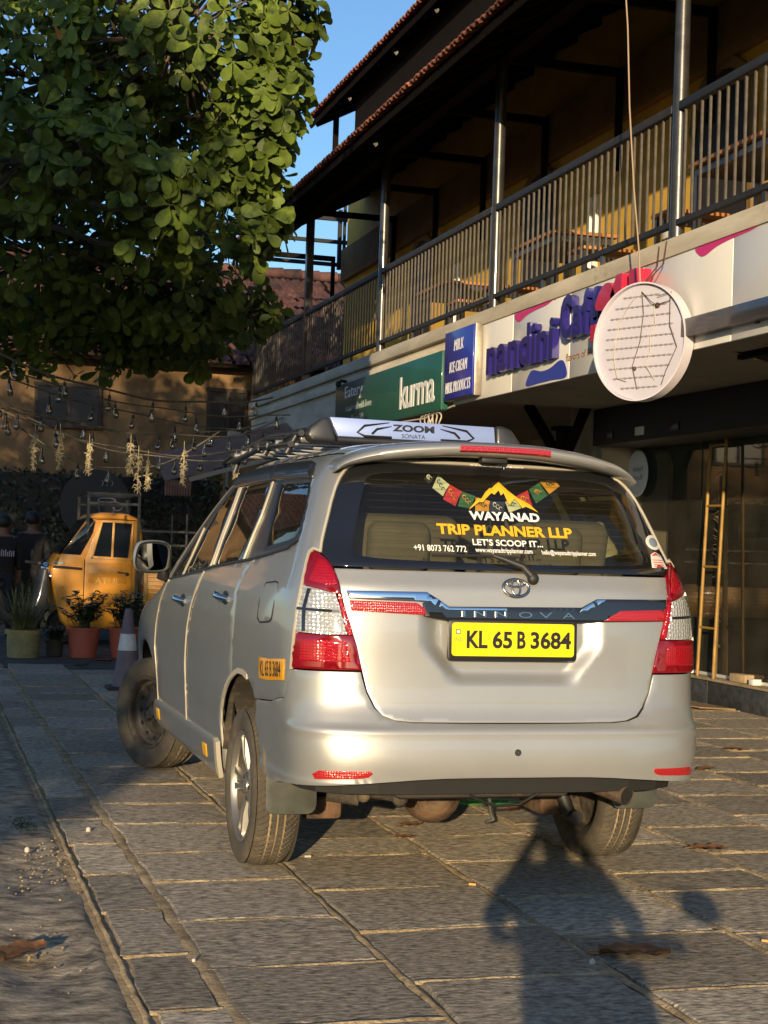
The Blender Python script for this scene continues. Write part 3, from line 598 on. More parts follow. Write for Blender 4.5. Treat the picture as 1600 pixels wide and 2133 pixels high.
# ------------------------------------------------------------------ three-wheeled cargo truck
M_must = mat('mustard_truck_paint', (.62, .265, .018), .42, var=.16, vscale=3.5, coat=.35, bump=.04, bscale=8, dirt=((.60, .36, .12), 4, .66))
M_mustpale = mat('faded_mustard_paint', (.68, .37, .09), .45, var=.15, vscale=6, coat=.3)
M_rub = mat('black_rubber', (.018, .018, .018), .7, var=.3, vscale=20); M_chrome = mat('chrome', (.75, .74, .72), .12, metal=1.0)
M_tglass = mat('dark_cab_glass', (.010, .013, .018), .08, coat=.6)
def Z(zx, zy): return ((zx-525)/817-.57, .31+(1200-zy)/817)
W3 = thing('cargo_three_wheeler', 'mustard yellow three wheeled cargo truck parked by the hedge', 'three-wheeler', (0, 13.0, 0))
XM = lambda y: basis((0, y, 0), (1, 0, 0), (0, 0, 1), (0, -1, 0))   # side outline -> XZ plane, extruded towards the camera
out = [Z(*p) for p in ((680, 1285), (1000, 1292), (1310, 1290), (1370, 1040), (1385, 700), (1412, 420), (1385, 215), (1372, 190), (1340, 165), (1255, 130), (1100, 122), (990, 124), (905, 138), (862, 172), (600, 560), (545, 640), (505, 690), (512, 780), (535, 900), (570, 1060), (620, 1220))]
q = MB(); q.prism(out, 1.22, XM(1.24)); q.build('cab', M_must, W3, bevel=.035, seg=3)
q = MB(); q.prism([Z(*p) for p in ((870, 182), (912, 150), (1000, 136), (1110, 132), (1250, 140), (1330, 172), (1362, 196), (1100, 186), (940, 192))], 1.30, XM(1.27)); q.build('roof_rim', M_must, W3, bevel=.012)
dr = None
q = MB(); q.prism([Z(*p) for p in ((838, 1286), (1300, 1286), (1308, 200), (985, 205), (905, 400), (838, 590))], .014, XM(.016)); dr = q.build('door', M_must, W3, bevel=.005)
for pts in (((908, 560), (1090, 566), (1098, 222), (1000, 222), (930, 440)), ((1116, 568), (1262, 572), (1290, 228), (1122, 222))):
    q = MB(); q.prism([Z(*p) for p in pts], .006, XM(.0005)); o = q.build('window', M_tglass, dr)
for pts in (((890, 590), (1295, 590), (1295, 575), (895, 570)), ((1092, 580), (1114, 580), (1120, 215), (1098, 215)), ((985, 222), (1308, 222), (1308, 203), (985, 203)), ((1288, 590), (1306, 590), (1308, 215), (1292, 215)), ((893, 590), (912, 590), (1002, 215), (982, 215))):
    q = MB(); q.prism([Z(*p) for p in pts], .012, XM(.0006)); q.build('window_frame', M_mustpale, dr, bevel=.003)
q = MB(); q.prism([Z(*p) for p in ((870, 830), (1250, 830), (1255, 660), (1230, 628), (875, 628))], .006, XM(.0007)); q.build('pressed_panel', M_must, dr, bevel=.003)
q = MB(); text_flat(q, 'ATUL', XM(-.008) @ T(*Z(940, 845), 0), .31, .085, bold=.015, depth=.006); q.build('embossed_lettering', M_mustpale, dr)
q = MB(); q.bar((Z(1160, 715)[0], -.025, Z(0, 715)[1]), (Z(1262, 722)[0], -.025, Z(0, 730)[1]), .018, .014); q.ball((Z(1258, 0)[0], -.015, Z(0, 735)[1]), .022); q.build('handle', M_rub, dr, smooth=40)
q = MB(); q.prism([Z(*p) for p in ((598, 548), (790, 556), (905, 330), (925, 215), (880, 178))], .008, XM(.014)); q.build('windscreen', M_tglass, W3, bevel=.003)
q = MB(); a = Z(590, 545); b = Z(868, 170); q.add([(a[0]-.012, y, a[1]) for y in (.05, 1.17)]+[(b[0]-.012, y, b[1]) for y in (1.12, .10)], [(0, 1, 2, 3)]); q.build('front_windscreen', M_tglass, W3)
q = MB(); q.prism([Z(*p) for p in ((520, 690), (810, 706), (812, 682), (530, 664))], .012, XM(.014)); q.build('belt_strip', M_rub, W3)
q = MB(); q.prism([Z(*p) for p in ((528, 640), (625, 655), (628, 632), (535, 622))], .03, XM(.02)); q.build('badge', M_white, W3)
q = MB(); q.lathe([(.001, .07), (.04, .065), (.062, .04), (.066, 0), (.06, -.05), (.001, -.06)], 16, T(Z(525, 0)[0], .1, Z(0, 775)[1]) @ R(-PI/2, 'Y')); q.build('headlight', M_chrome, W3, smooth=40)
q = MB(); q.prism([Z(*p) for p in ((830, 1280), (842, 1280), (842, 600), (830, 600))], .006, XM(.012)); q.build('door_seam', M_rub, W3)
def rwheel(x, y, r=.2, w=.09, name='wheel'):
    q = MB(); q.lathe([(r*.55, -w/2), (r*.9, -w/2), (r, -w/3), (r, w/3), (r*.9, w/2), (r*.55, w/2)], 24, T(x, y, r) @ R(PI/2, 'X')); o = q.build(name, M_rub, W3, smooth=40)
    q = MB(); q.lathe([(.001, -.02), (r*.55, -.03), (r*.55, .03), (.001, .02)], 20, T(x, y, r) @ R(PI/2, 'X')); q.build('rim', M_steel, o, smooth=40)
rwheel(-.35, .62); rwheel(1.35, .10); rwheel(1.35, 1.14)
bx0, bx1 = Z(1425, 0)[0], 2.1
bd = wl(box_ob('cargo_bed', (bx0, bx1, 13.0, 14.25, .56, .62), M_must), W3); wl(box_ob('chassis', (-.1, bx1, 13.3, 13.9, .22, .50), M_rub), W3)
for (y, nm) in ((12.98, 'side_board'), (14.22, 'side_board')):
    sb = wl(box_ob(nm, (bx0, bx1, y, y+.03, .50, .92), M_must, bevel=.004), W3)
    if y < 13.5:
        for k in range(5):
            o = box_ob('rib', (bx0+.06, bx1-.05, y-.014, y-.0005, .645+k*.05, .672+k*.05), M_mustpale, bevel=.004); o.parent = sb
        o = box_ob('rib', (bx0+.0, bx0+.05, y-.016, y-.0005, .52, .92), M_mustpale, bevel=.004); o.parent = sb
        o = box_ob('rib', (bx0+.0, bx1, y-.012, y-.0006, .515, .56), M_must, bevel=.003); o.parent = sb
q = MB()
for y in (13.02, 14.2):
    for x in (-.17, .45): q.bar((x, y, 1.45 if x < 0 else .55), (x, y, 1.88), .035)
    for z in (1.74, 1.86): q.bar((-.17, y, z), (.45, y, z), .03)
    q.bar((.45, y, 1.42), (2.1, y, 1.42), .025); q.bar((.45, y, 1.25), (2.1, y, 1.25), .02); q.bar((1.05, y, .9), (1.05, y, 1.65), .02)
for x in (-.17, .45): q.bar((x, 13.02, 1.86), (x, 14.2, 1.86), .03)
o = q.build('carrier_frame', M_steel); wl(o, W3)

# ------------------------------------------------------------------ scooters
M_sgrey = mat('grey_scooter_paint', (.045, .045, .048), .35, coat=.5); M_seat = mat('black_seat', (.02, .02, .02), .6)
def scooter(label, loc, rz):
    s = thing('scooter', label, 'scooter', loc, rz)
    for y in (-.62, .62):
        q = MB(); q.lathe([(.12, -.045), (.2, -.05), (.225, -.02), (.225, .02), (.2, .05), (.12, .045)], 24, T(0, y, .225) @ R(PI/2, 'Y')); w_ = q.build('wheel', M_rub, s, smooth=40)
        q = MB(); q.lathe([(.001, -.02), (.12, -.03), (.12, .03), (.001, .02)], 18, T(0, y, .225) @ R(PI/2, 'Y')); q.build('rim', M_steel, w_, smooth=40)
    q = MB()
    for sgn in (-1, 1):
        q.add([(sgn*x, y, z) for x, y, z in ((.02, .95, .32), (.05, .85, .46), (.06, .65, .52), (.05, .45, .46), (.02, .36, .36))]+[(0, y, z) for y, z in ((.95, .32), (.85, .50), (.65, .57), (.45, .50), (.36, .38))], [(i, i+1, 6+i, 5+i) for i in range(4)])
    q.build('mudguard', M_sgrey, s, smooth=60)
    q = MB(); q.prism([(-.85, .45), (-.2, .30), (-.15, .28), (.25, .24), (.32, .30), (.38, .62), (.36, .92), (.30, .94), (.24, .6), (.16, .36), (-.1, .36), (-.2, .66), (-.8, .70)], .34, basis((-.17, 0, 0), (0, 1, 0), (0, 0, 1), (1, 0, 0))); q.build('body', M_sgrey, s, bevel=.04, seg=3)
    q = MB(); q.prism([(-.85, .70), (-.18, .67), (-.16, .74), (-.5, .78), (-.84, .82)], .28, basis((-.14, 0, 0), (0, 1, 0), (0, 0, 1), (1, 0, 0))); q.build('seat', M_seat, s, bevel=.03, seg=3)
    q = MB(); q.tube([(-.33, .20, .99), (-.12, .28, .98), (.12, .28, .98), (.33, .20, .99)], .018, 8); q.build('handlebar', M_rub, s, smooth=50)
    q = MB(); q.ball((0, .36, .92), (.10, .07, .08)); q.build('headlight', M_chrome, s, smooth=50)
    for sgn in (-1, 1):
        q = MB(); q.tube([(sgn*.24, .24, 1.0), (sgn*(.34 if sgn > 0 else .25), .26, 1.04), (sgn*(.40 if sgn > 0 else .25), .26, 1.07)], .007, 6); st = q.build('mirror_stalk', M_rub, s, smooth=50)
        q = MB(); q.ball((.45 if sgn > 0 else -.27, .26, 1.09), (.075, .02, .060), 14); q.build('mirror', M_rub, st, smooth=50)
    return s
scooter('dusty grey scooter half hidden behind the grassy flower pot', (-1.0, 13.1, 0), math.radians(-80))

# ------------------------------------------------------------------ people
M_black = mat('black_cloth', (.012, .012, .014), .85); M_skin = mat('skin', (.20, .105, .065), .55); M_hair = mat('black_hair', (.01, .008, .007), .6); M_jean = mat('dark_trousers', (.02, .024, .035), .85); M_print = mat('pale_shirt_print', (.50, .42, .50), .7)
def person(name, label, loc, rz, J, print_=False):
    """J: joints in metres; one continuous body, clothing coloured on it; hair a child"""
    names = list(J); idx = {k: i for i, k in enumerate(names)}
    E_ = [('pelvis', 'waist'), ('waist', 'chest'), ('chest', 'neck'), ('neck', 'jaw'), ('jaw', 'head'), ('head', 'crown')]
    for s in 'lr': E_ += [('chest', s+'sho'), (s+'sho', s+'elb'), (s+'elb', s+'wri'), (s+'wri', s+'hand'), ('pelvis', s+'hip'), (s+'hip', s+'knee'), (s+'knee', s+'ank'), (s+'ank', s+'toe')]
    rad = dict(pelvis=(.155, .12), waist=(.145, .105), chest=(.165, .115), neck=.055, jaw=.07, head=.092, crown=.075, sho=.062, elb=.043, wri=.030, hand=(.036, .02), hip=.088, knee=.06, ank=.042, toe=.035)
    rr = [rad.get(k, rad.get(k[1:])) for k in names]
    p = thing(name, label, 'person', loc, rz)
    b = skin_body('body', [J[k] for k in names], [(idx[a], idx[c]) for a, c in E_], rr, M_skin, p)
    me = b.data; me.materials.append(M_black); me.materials.append(M_jean); nz = Vector(J['neck']).z+.0; pz = Vector(J['pelvis'])
    for poly in me.polygons:
        c = poly.center
        if c.z > nz-.03: i = 0
        elif min((c-Vector(J[s+'hand'])).length for s in 'lr') < .11 or min((c-Vector(J[s+'wri'])).length for s in 'lr') < .12: i = 0
        elif min((c-Vector(J[s+k])).length for s in 'lr' for k in ('knee', 'ank', 'toe')) < .2 or c.z < pz.z-.02: i = 2
        else: i = 1
        poly.material_index = i
    h = Vector(J['head']); q = MB(); q.ball(h+Vector((0, -.012, .035)), (.098, .112, .10), 14); q.build('hair', M_hair, p, smooth=60)
    q = MB(); q.ball(h+Vector((0, .105, -.01)), (.014, .022, .018), 8)
    for s in (-1, 1): q.ball(h+Vector((s*.095, .0, -.01)), (.012, .02, .03), 8)
    q.build('face_features', M_skin, p, smooth=60)
    if print_:
        q = MB(); bz = Vector(J['chest']).z-.12
        for k in range(10): x = -.12+k*.025; q.box(x, x+.012, -.150, -.140, bz, bz+random.uniform(.05, .09))
        q.build('shirt_print', M_print, p)
    return p
def standing(h=1.66, arm=.0):
    k = h/1.7; J = dict(pelvis=(0, 0, .93), waist=(0, 0, 1.06), chest=(0, 0, 1.27), neck=(0, .01, 1.44), jaw=(0, .02, 1.50), head=(0, .02, 1.58), crown=(0, .01, 1.64))
    for s, g in (('l', -1), ('r', 1)): J.update({s+'sho': (g*.17, 0, 1.36), s+'elb': (g*.23, -.02, 1.08), s+'wri': (g*.23, .06, .84), s+'hand': (g*.22, .09, .75), s+'hip': (g*.09, 0, .88), s+'knee': (g*.10, .02, .48), s+'ank': (g*.11, -.02, .08), s+'toe': (g*.12, .11, .04)})
    return {a: tuple(x*k for x in v) for a, v in J.items()}
person('person', 'person in black shirt with pale print at the left edge by the yard', (-1.12, 13.9, 0), .1, standing(1.56), True)
person('person', 'person in plain black clothes standing with back turned left of the truck', (-.74, 14.3, 0), -.1, standing(1.62))

# ------------------------------------------------------------------ pots and plants
M_terra = mat('terracotta_plastic', (.46, .11, .065), .55, var=.15, vscale=4, dirt=((.20, .10, .07), 6, .62)); M_olive = mat('mossy_cement_pot', (.28, .25, .12), .9, var=.25, vscale=4, bump=.4, bscale=30, dirt=((.09, .12, .03), 5, .55)); M_dpot = mat('dark_pot', (.05, .043, .034), .85, var=.3)
M_soil = mat('soil', (.03, .022, .015), .95); M_leafd = mat('dark_shrub_leaf', (.035, .085, .022), .4, var=.5, vscale=14, coat=.2); M_grass = mat('grass_blade', (.07, .12, .035), .55, var=.5, vscale=6, col2=(.15, .15, .06)); M_stem = mat('green_stem', (.05, .05, .02), .7)
def leafquad(q, c, d, up, L, w, fold=.15):
    d = d.normalized(); r = d.cross(up).normalized(); n = r.cross(d)
    q.add([c, c+d*L*.35+r*w*.5+n*fold*w, c+d*L*.75+r*w*.42+n*fold*w*.6, c+d*L-n*.1*L, c+d*L*.75-r*w*.42+n*fold*w*.6, c+d*L*.35-r*w*.5+n*fold*w, c+d*L*.5], [(0, 1, 6), (1, 2, 6), (2, 3, 6), (3, 4, 6), (4, 5, 6), (5, 0, 6)])
def pot(r1, r0, h, m, rim):
    q = MB(); q.lathe([(.001, 0), (r0, 0), (r0+(r1-r0)*.5, h*.5), (r1-.012, h-rim), (r1+.008, h-rim), (r1+.012, h), (r1-.02, h), (r1-.025, h-.04), (.001, h-.045)], 32); return q
def potted(label, loc, r1, r0, h, m, kindp, rim=.035, nlv=70, hh=.3, spread=.2):
    t = thing('potted_plant', label, 'plant', loc, group='flower pots in front of the truck')
    pot(r1, r0, h, m, rim).build('pot', m, t, smooth=40)
    q = MB(); q.lathe([(.001, h-.04), (r1-.026, h-.04)], 16); q.build('soil', M_soil, t)
    q = MB(); qs = MB()
    if kindp == 'grass':
        for k in range(190):
            a = random.uniform(0, 6.28); L = random.uniform(.25, .62)*hh/.5; le = random.uniform(.1, 1.0); base = Vector((random.gauss(0, .05), random.gauss(0, .05), h-.04)); d = Vector((math.cos(a)*le, math.sin(a)*le, 1)).normalized(); w = random.uniform(.006, .012)
            pts = [base+d*L*tt+Vector((math.cos(a), math.sin(a), -1.1))*(.30*L*tt**2.2*le) for tt in (0, .35, .7, 1)]; sd = Vector((-math.sin(a), math.cos(a), 0))*w
            q.add([p+sd*(1-.9*i/3) for i, p in enumerate(pts)]+[p-sd*(1-.9*i/3) for i, p in enumerate(pts)], [(i, i+1, 5+i, 4+i) for i in range(3)])
        q.build('leaves', M_grass, t, smooth=80)
    else:
        for k in range(30):
            a = random.uniform(0, 6.28); e = Vector((math.cos(a)*random.uniform(.2, 1)*spread, math.sin(a)*random.uniform(.2, 1)*spread, h+random.uniform(.35, 1)*hh)); b = Vector((random.gauss(0, .03), random.gauss(0, .03), h-.04)); mid = (b+e)/2+Vector((0, 0, .04)); qs.tube([b, mid, e], [.006, .004, .002], 5)
            for j in range(int(nlv/5)):
                tt = random.uniform(.3, 1.02); p = (b*(1-tt)+e*tt)+Vector((0, 0, .03)); aa = random.uniform(0, 6.28); d = Vector((math.cos(aa), math.sin(aa), random.uniform(-.2, .6))); leafquad(q, p, d, Vector((0, 0, 1)), random.uniform(.045, .08), random.uniform(.03, .045))
        qs.build('stems', M_stem, t); q.build('leaves', M_leafd, t, smooth=60)
potted('large mossy cement pot with tall grassy plant at the left', (-1.02, 11.0, 0), .19, .165, .30, M_olive, 'grass', rim=.05, hh=.55)
potted('small dark pot with low leafy plant between two larger pots', (-.67, 11.2, 0), .105, .085, .17, M_dpot, 'leaf', rim=.02, nlv=60, hh=.14, spread=.14)
potted('terracotta plastic pot with leafy shrub in front of the truck door', (-.37, 11.08, 0), .185, .14, .33, M_terra, 'leaf', nlv=110, hh=.36, spread=.30)
potted('terracotta plastic pot with leafy shrub partly behind the traffic cone', (.08, 11.15, 0), .175, .135, .33, M_terra, 'leaf', nlv=110, hh=.40, spread=.26)
# traffic cone
M_cone = mat('faded_mauve_rubber', (.17, .125, .14), .7, var=.2, vscale=5, dirt=((.33, .27, .26), 5, .64)); M_band = mat('white_reflective_band', (.62, .60, .56), .45, var=.15, vscale=12)
t = thing('traffic_cone', 'faded mauve traffic cone with one white band beside the car front', 'traffic cone', (-.36, 7.45, 0))
q = MB(); q.box(-.17, .17, -.17, .17, 0, .03); q.build('base', M_rub, t, bevel=.01)
q = MB(); q.lathe([(.125, .03), (.12, .05), (.034, .70), (.026, .71), (.001, .712)], 24); q.build('cone', M_cone, t, smooth=40)
q = MB(); q.lathe([(.0845, .345), (.0645, .49), (.0605, .49), (.0805, .345)], 24); q.build('band', M_band, t, smooth=40)

# ------------------------------------------------------------------ awning, string lights, dried garlands
M_striped = mat('faded_awning_cloth', (.22, .12, .085), .9, var=.2); M_awn = mat('pale_awning_bar', (.40, .36, .30), .7)
t = thing('awning', 'small faded awning with scalloped fringe and pale front bar left of the cafe', 'awning', (1.5, 15.2, 2.1))
q = MB(); q.bar((-.12, -.25, .05), (1.5, -.25, .55), .05, .06); q.build('front_bar', M_awn, t)
q = MB(); q.add([(-.45, -.2, .02), (1.5, -.2, .58), (1.5, 1.0, 1.0), (-.45, 1.0, .45)], [(0, 1, 2, 3)]); q.build('cloth', M_striped, t)
q = MB()
for k in range(10):
    x = -.45+k*.037; q.add([(x, -.22, .03), (x+.036, -.22, .04), (x+.036, -.22, -.16), (x+.018, -.235, -.19), (x, -.22, -.16)], [(0, 1, 2, 3, 4)])
q.build('fringe', M_striped, t)
M_cable = mat('dusty_cable', (.20, .17, .125), .8, var=.3, vscale=30); M_bulb = glass('bulb_glass', (.72, .66, .52), refl=.12); M_socket = mat('bulb_socket', (.015, .015, .015), .5)
qb = MB(); qb.lathe([(.013, 0), (.014, -.02), (.026, -.06), (.030, -.085), (.022, -.108), (.001, -.115)], 10); qs = MB(); qs.lathe([(.004, .06), (.004, .035), (.015, .03), (.015, -.005), (.001, -.005)], 8)
_bulb = _sock = None
strings = [((-1.55, 8.6, 3.02), (1.75, 11.5, 3.02), -.22, 7, .012, 'thickest top string of bare bulbs running to the balcony corner'),
           ((-1.6, 8.9, 2.95), (1.9, 11.2, 2.80), -.17, 7, .008, 'second string of bare bulbs from the top'),
           ((-1.6, 9.1, 2.88), (2.0, 11.6, 2.62), -.13, 8, .008, 'third string of bare bulbs from the top'),
           ((-1.7, 9.3, 2.72), (1.5, 10.6, 2.66), -.26, 7, .007, 'sagging string of bare bulbs crossing the middle of the wall'),
           ((-1.65, 9.0, 2.66), (1.35, 9.8, 2.36), -.30, 6, .007, 'long low string of bare bulbs behind the garlands'),
           ((-1.5, 9.5, 2.60), (1.6, 10.4, 2.56), -.16, 8, .007, 'level string of bare bulbs just below the dark windows'),
           ((-1.6, 8.8, 2.58), (1.2, 9.2, 2.22), -.24, 0, .006, 'bare wire the dried garlands hang from'),
           ((-1.5, 9.6, 2.62), (.9, 10.2, 2.50), -.52, 7, .008, 'lowest deep sagging string of bare bulbs')]
for a, b, sag, nb, r, lb in strings:
    a, b = Vector(a), Vector(b); t = thing('string_light', lb, 'string lights', a, group='strings of bare bulbs over the yard')
    P = lambda s: (b-a)*s+Vector((0, 0, 4*sag*s*(1-s)+.012*math.sin(17*s+a.y*9)))
    q = MB(); q.tube([P(i/28) for i in range(29)], r, 6); q.build('cable', M_cable, t, smooth=60)
    for k in range(nb):
        p = P((k+.55+random.uniform(-.12, .12))/nb)-Vector((0, 0, .06+random.choice((0, 0, .05))))
        if _sock is None: _sock = qs.build('socket', M_socket, t, smooth=60); _bulb = qb.build('bulb', M_bulb, t, smooth=60); so, bo = _sock, _bulb
        else: so = _sock.copy(); COL.objects.link(so); so.parent = t; bo = _bulb.copy(); COL.objects.link(bo); bo.parent = t
        so.location = p; bo.location = p; bo.rotation_euler = (random.uniform(-.2, .2), random.uniform(-.2, .2), 0)
        if p.z < P((k+.5)/nb).z-.09: so.scale = (1, 1, 1.8)
M_straw = mat('dried_straw', (.46, .38, .23), .85, var=.3, vscale=20)
for x, z1, z0, lb in ((-1.15, 2.27, 1.94, 'leftmost dried straw garland near the picture edge'), (-.92, 2.28, 1.95, 'second dried straw garland from the left'), (-.645, 2.2, 1.90, 'dried straw garland hanging above the truck cab front'), (-.255, 2.22, 1.94, 'left one of the three dried garlands hanging close together'), (-.175, 2.11, 1.75, 'longest and middle one of the three dried garlands hanging close together'), (-.085, 2.07, 1.78, 'right one of the three dried garlands hanging close together'), (.26, 2.18, 1.85, 'dried straw garland in front of the awning fringe'), (.77, 2.11, 1.93, 'short dried garland nearest the car roof')):
    q = MB(); q.tube([(0, 0, z1-z0+.10), (0, 0, 0)], .003, 4)
    for k in range(70):
        z = random.uniform(0, z1-z0); a = random.uniform(0, 6.28); c, s = math.cos(a), math.sin(a); L = random.uniform(.015, .05); dz = random.uniform(-.03, .02)
        q.tube([(0, 0, z), (c*L*.6, s*L*.6, z+.012), (c*L, s*L, z+dz)], [.006, .005, .002], 4)
    o = tag(q.build('dried_garland', M_straw), lb, 'garland', 'dried garlands hanging in the yard'); o.location = (x, 8.5+.08*random.random(), z0)
q = MB(); q.tube([(3.0, 16.5, 3.2), (2.4, 16.5, 2.9)], .03, 6); q.box(2.2, 2.36, 16.4, 16.6, 2.0, 2.95); tag(q.build('wall_bracket', M_awn), 'pale upright bracket below the balcony at its far end', 'bracket')
q = MB()
for k in range(40): x, z = 2.0+random.gauss(0, .07), 2.35+random.uniform(-.35, .35); q.tube([(x, 16.3, z), (x+random.uniform(-.08, .08), 16.3, z+random.uniform(-.08, .1))], .02, 4)
tag(q.build('carved_ornament', M_grass), 'olive carved ornament hanging beside the pale bracket at the far end', 'ornament')
# ================================================================== big-leaved tree, upper left
def leaf_material():
    m = mat('broad_leaf', (.020, .046, .010), .55, var=.5, vscale=2.5, rnd=.4, col2=(.12, .165, .022), coat=.0, spec=.3, bump=.15, bscale=30); nt = m.node_tree; L = nt.links.new
    p = nt.nodes['Principled BSDF']; o = [n for n in nt.nodes if n.type == 'OUTPUT_MATERIAL'][0]
    t = nt.nodes.new('ShaderNodeBsdfTranslucent'); t.inputs[0].default_value = (.16, .24, .02, 1); mx = nt.nodes.new('ShaderNodeMixShader'); mx.inputs[0].default_value = .2
    L(p.outputs[0], mx.inputs[1]); L(t.outputs[0], mx.inputs[2]); L(mx.outputs[0], o.inputs[0]); return m
M_leaf = leaf_material(); M_bark = mat('grey_brown_bark', (.10, .070, .045), .95, var=.35, vscale=6, stretch=(1, 1, .3), bump=.7, bscale=14)
M_leafy = mat('yellowing_leaf', (.36, .16, .03), .55, var=.3, vscale=4)
def leaf_shape(k):
    """obovate leaf along +X, folded on the midrib, drooping at the tip; unit length"""
    w = (.24, .29, .21, .26)[k]; dr = (.10, .22, .05, .30)[k]; st = [(0, .015), (.16, .05), (.38, .20), (.60, .32), (.80, .32), (.93, .20), (1.0, .0)]
    vs = []; 
    for x, h in st:
        h *= w/.32; z = -dr*x*x; e = .02*math.sin(9*x+k)
        vs += [(x, h, z+.22*h+e), (x, 0, z), (x, -h, z+.22*h-e)]
    fs = []
    for i in range(len(st)-1): fs += [(3*i, 3*i+1, 3*i+4, 3*i+3), (3*i+1, 3*i+2, 3*i+5, 3*i+4)]
    return np.array(vs), fs
LS = [leaf_shape(k) for k in range(4)]
blobs = [((-.30, 6.2, 5.40), (1.05, 1.2, .95), 190), ((.52, 6.0, 5.70), (.30, .5, .60), 75), ((.40, 6.0, 4.90), (.33, .5, .42), 80), ((.28, 6.2, 4.45), (.38, .55, .32), 70), ((.36, 6.0, 3.88), (.22, .4, .30), 34),
         ((-.50, 5.0, 3.82), (.50, .4, .34), 46), ((-1.1, 5.0, 4.10), (.45, .5, .30), 40), ((-1.5, 5.5, 4.1), (.6, .6, .6), 60), ((-.38, 5.5, 3.50), (.20, .25, .12), 7), ((.25, 8.5, 3.72), (.55, .8, .42), 70),
         ((.85, 9.0, 3.62), (.40, .5, .26), 36), ((-.12, 9.0, 4.1), (1.0, 1.0, .8), 150), ((-1.1, 9.0, 4.0), (1.0, 1.0, .8), 150), ((-1.3, 7.0, 5.1), (1.1, 1.0, 1.0), 190), ((-.40, 7.5, 5.1), (.95, 1.0, .9), 170), ((.55, 7.2, 4.5), (.30, .5, .38), 50),
         ((-1.0, 7.0, 6.7), (1.9, 2.0, .8), 230), ((-2.6, 7.5, 5.2), (1.0, 1.5, 1.3), 150), ((-4.6, 8.0, 4.4), (1.6, 2.0, 1.5), 170), ((-3.7, 2.2, 5.3), (1.6, 2.5, 1.6), 330), ((-.9, 10.0, 3.36), (1.3, .6, .42), 120), ((.3, 10.2, 3.46), (.7, .5, .35), 75)]  # clumps above and left of the frame are unseen, added for shade
TR = thing('broadleaf_tree', 'large tree with big rounded leaves filling the upper left of the view', 'tree', (-3.3, 8.4, 0))
q = MB(); q.tube([(0, 0, -.05), (.05, 0, .5), (.0, .05, 1.6), (.15, 0, 2.8), (.3, -.1, 4.6)], [.34, .27, .23, .21, .17], 14); TRK = q.build('trunk', M_bark, TR, smooth=60)
base = Vector((-3.3, 8.4, 0)); leaves = []; tw = MB()
for (c, r, n) in blobs:
    c = Vector(c); s0 = Vector((.2, -.05, 4.3)); e = c-base; m1 = s0*.5+e*.5+Vector((0, 0, .15))
    q = MB(); q.tube([s0, s0*.7+e*.3+Vector((0, 0, .2)), m1, e*.82+s0*.18, e], [.06, .045, .032, .022, .012], 7); q.build('limb', M_bark, TR, smooth=60)
    for k in range(int(n*1.5)):
        while True:
            p = Vector((random.uniform(-1, 1), random.uniform(-1, 1), random.uniform(-1, 1)))
            if .15 < p.length < 1: break
        p = p*(p.length**-.35); tip = Vector((c.x+p.x*r[0], c.y+p.y*r[1], c.z+p.z*r[2]))
        out = (Vector((p.x, p.y, p.z*.6))+Vector((0, -.35, .35))+Vector((random.gauss(0, .35), random.gauss(0, .35), random.gauss(0, .3)))).normalized()
        if k % 3 == 0: tw.tube([c-base+(tip-c)*.25, tip-base-out*.12, tip-base], [.012, .008, .006], 4)
        a0 = random.uniform(0, 6.28); m = random.choice((3, 4, 5, 6, 6, 7)); lk = random.uniform(.72, 1.25); u = out.orthogonal().normalized(); v = out.cross(u)
        for j in range(m):
            a = a0+2*PI*j/m+random.uniform(-.5, .5); el = random.uniform(-.45, .7); L = random.choice((.08, .12, .15, .17, .19))*random.uniform(.85, 1.1)*lk
            d = (u*math.cos(a)+v*math.sin(a))*math.cos(el)+out*math.sin(el); d = (d+Vector((0, 0, -.22))).normalized(); nn = (out-d*out.dot(d)); nn = nn.normalized() if nn.length > 1e-3 else d.orthogonal().normalized()
            leaves.append((tip, d, nn, L, random.randrange(4)))
tw.build('twigs', M_bark, TR)
# the leaves that show largest are parts of their own, the rest one mass
cf = Vector(_f); cr_ = Vector(_r2); cu_ = Vector(_u2); C0 = Vector(CAM)
def score(l):
    d = l[0]-C0; w = d.dot(cf); x = d.dot(cr_)/w; y = d.dot(cu_)/w
    if not (-.245 < x < .245 and -.33 < y < .33): return 1e9
    return w/(l[3]*abs((d.normalized()).dot(l[2]))+.03)
leaves.sort(key=score)
lm = []
for vs, fs in LS:
    me = bpy.data.meshes.new('leaf'); me.from_pydata([tuple(x) for x in vs], [], fs); me.materials.append(M_leaf); me.shade_smooth(); lm.append(me)
Vs, Fs, k0 = [], [], 0
for i, (t_, d, nn, L, k) in enumerate(leaves):
    w = nn.cross(d)
    if i < 296:
        o = bpy.data.objects.new('leaf', lm[k]); COL.objects.link(o); o.parent = TR
        o.matrix_basis = basis(t_-base, d*L, w*L, nn*L)
    else:
        A = np.array([d[:], w[:], nn[:]])*L; V = LS[k][0] @ A+np.array((t_-base)[:]); Vs.append(V); Fs += [tuple(x+k0 for x in f) for f in LS[k][1]]; k0 += len(V)
me = bpy.data.meshes.new('foliage'); me.from_pydata(np.concatenate(Vs).tolist(), [], Fs); me.materials.append(M_leaf); me.shade_smooth(); o = link('foliage', me, TR); o['kind'] = 'stuff'
for p, L in (((-1.37, 5.0, 5.0), .12), ((-.95, 5.2, 5.15), .08)):
    q = MB(); q.add([tuple(Vector(v)*L) for v in LS[0][0]], LS[0][1]); o = q.build('dead_leaf', M_leafy, TR, smooth=60); o.location = Vector(p)-base; o.rotation_euler = (1.2, 1.0, .3); o['label'] = 'yellow dying leaf'
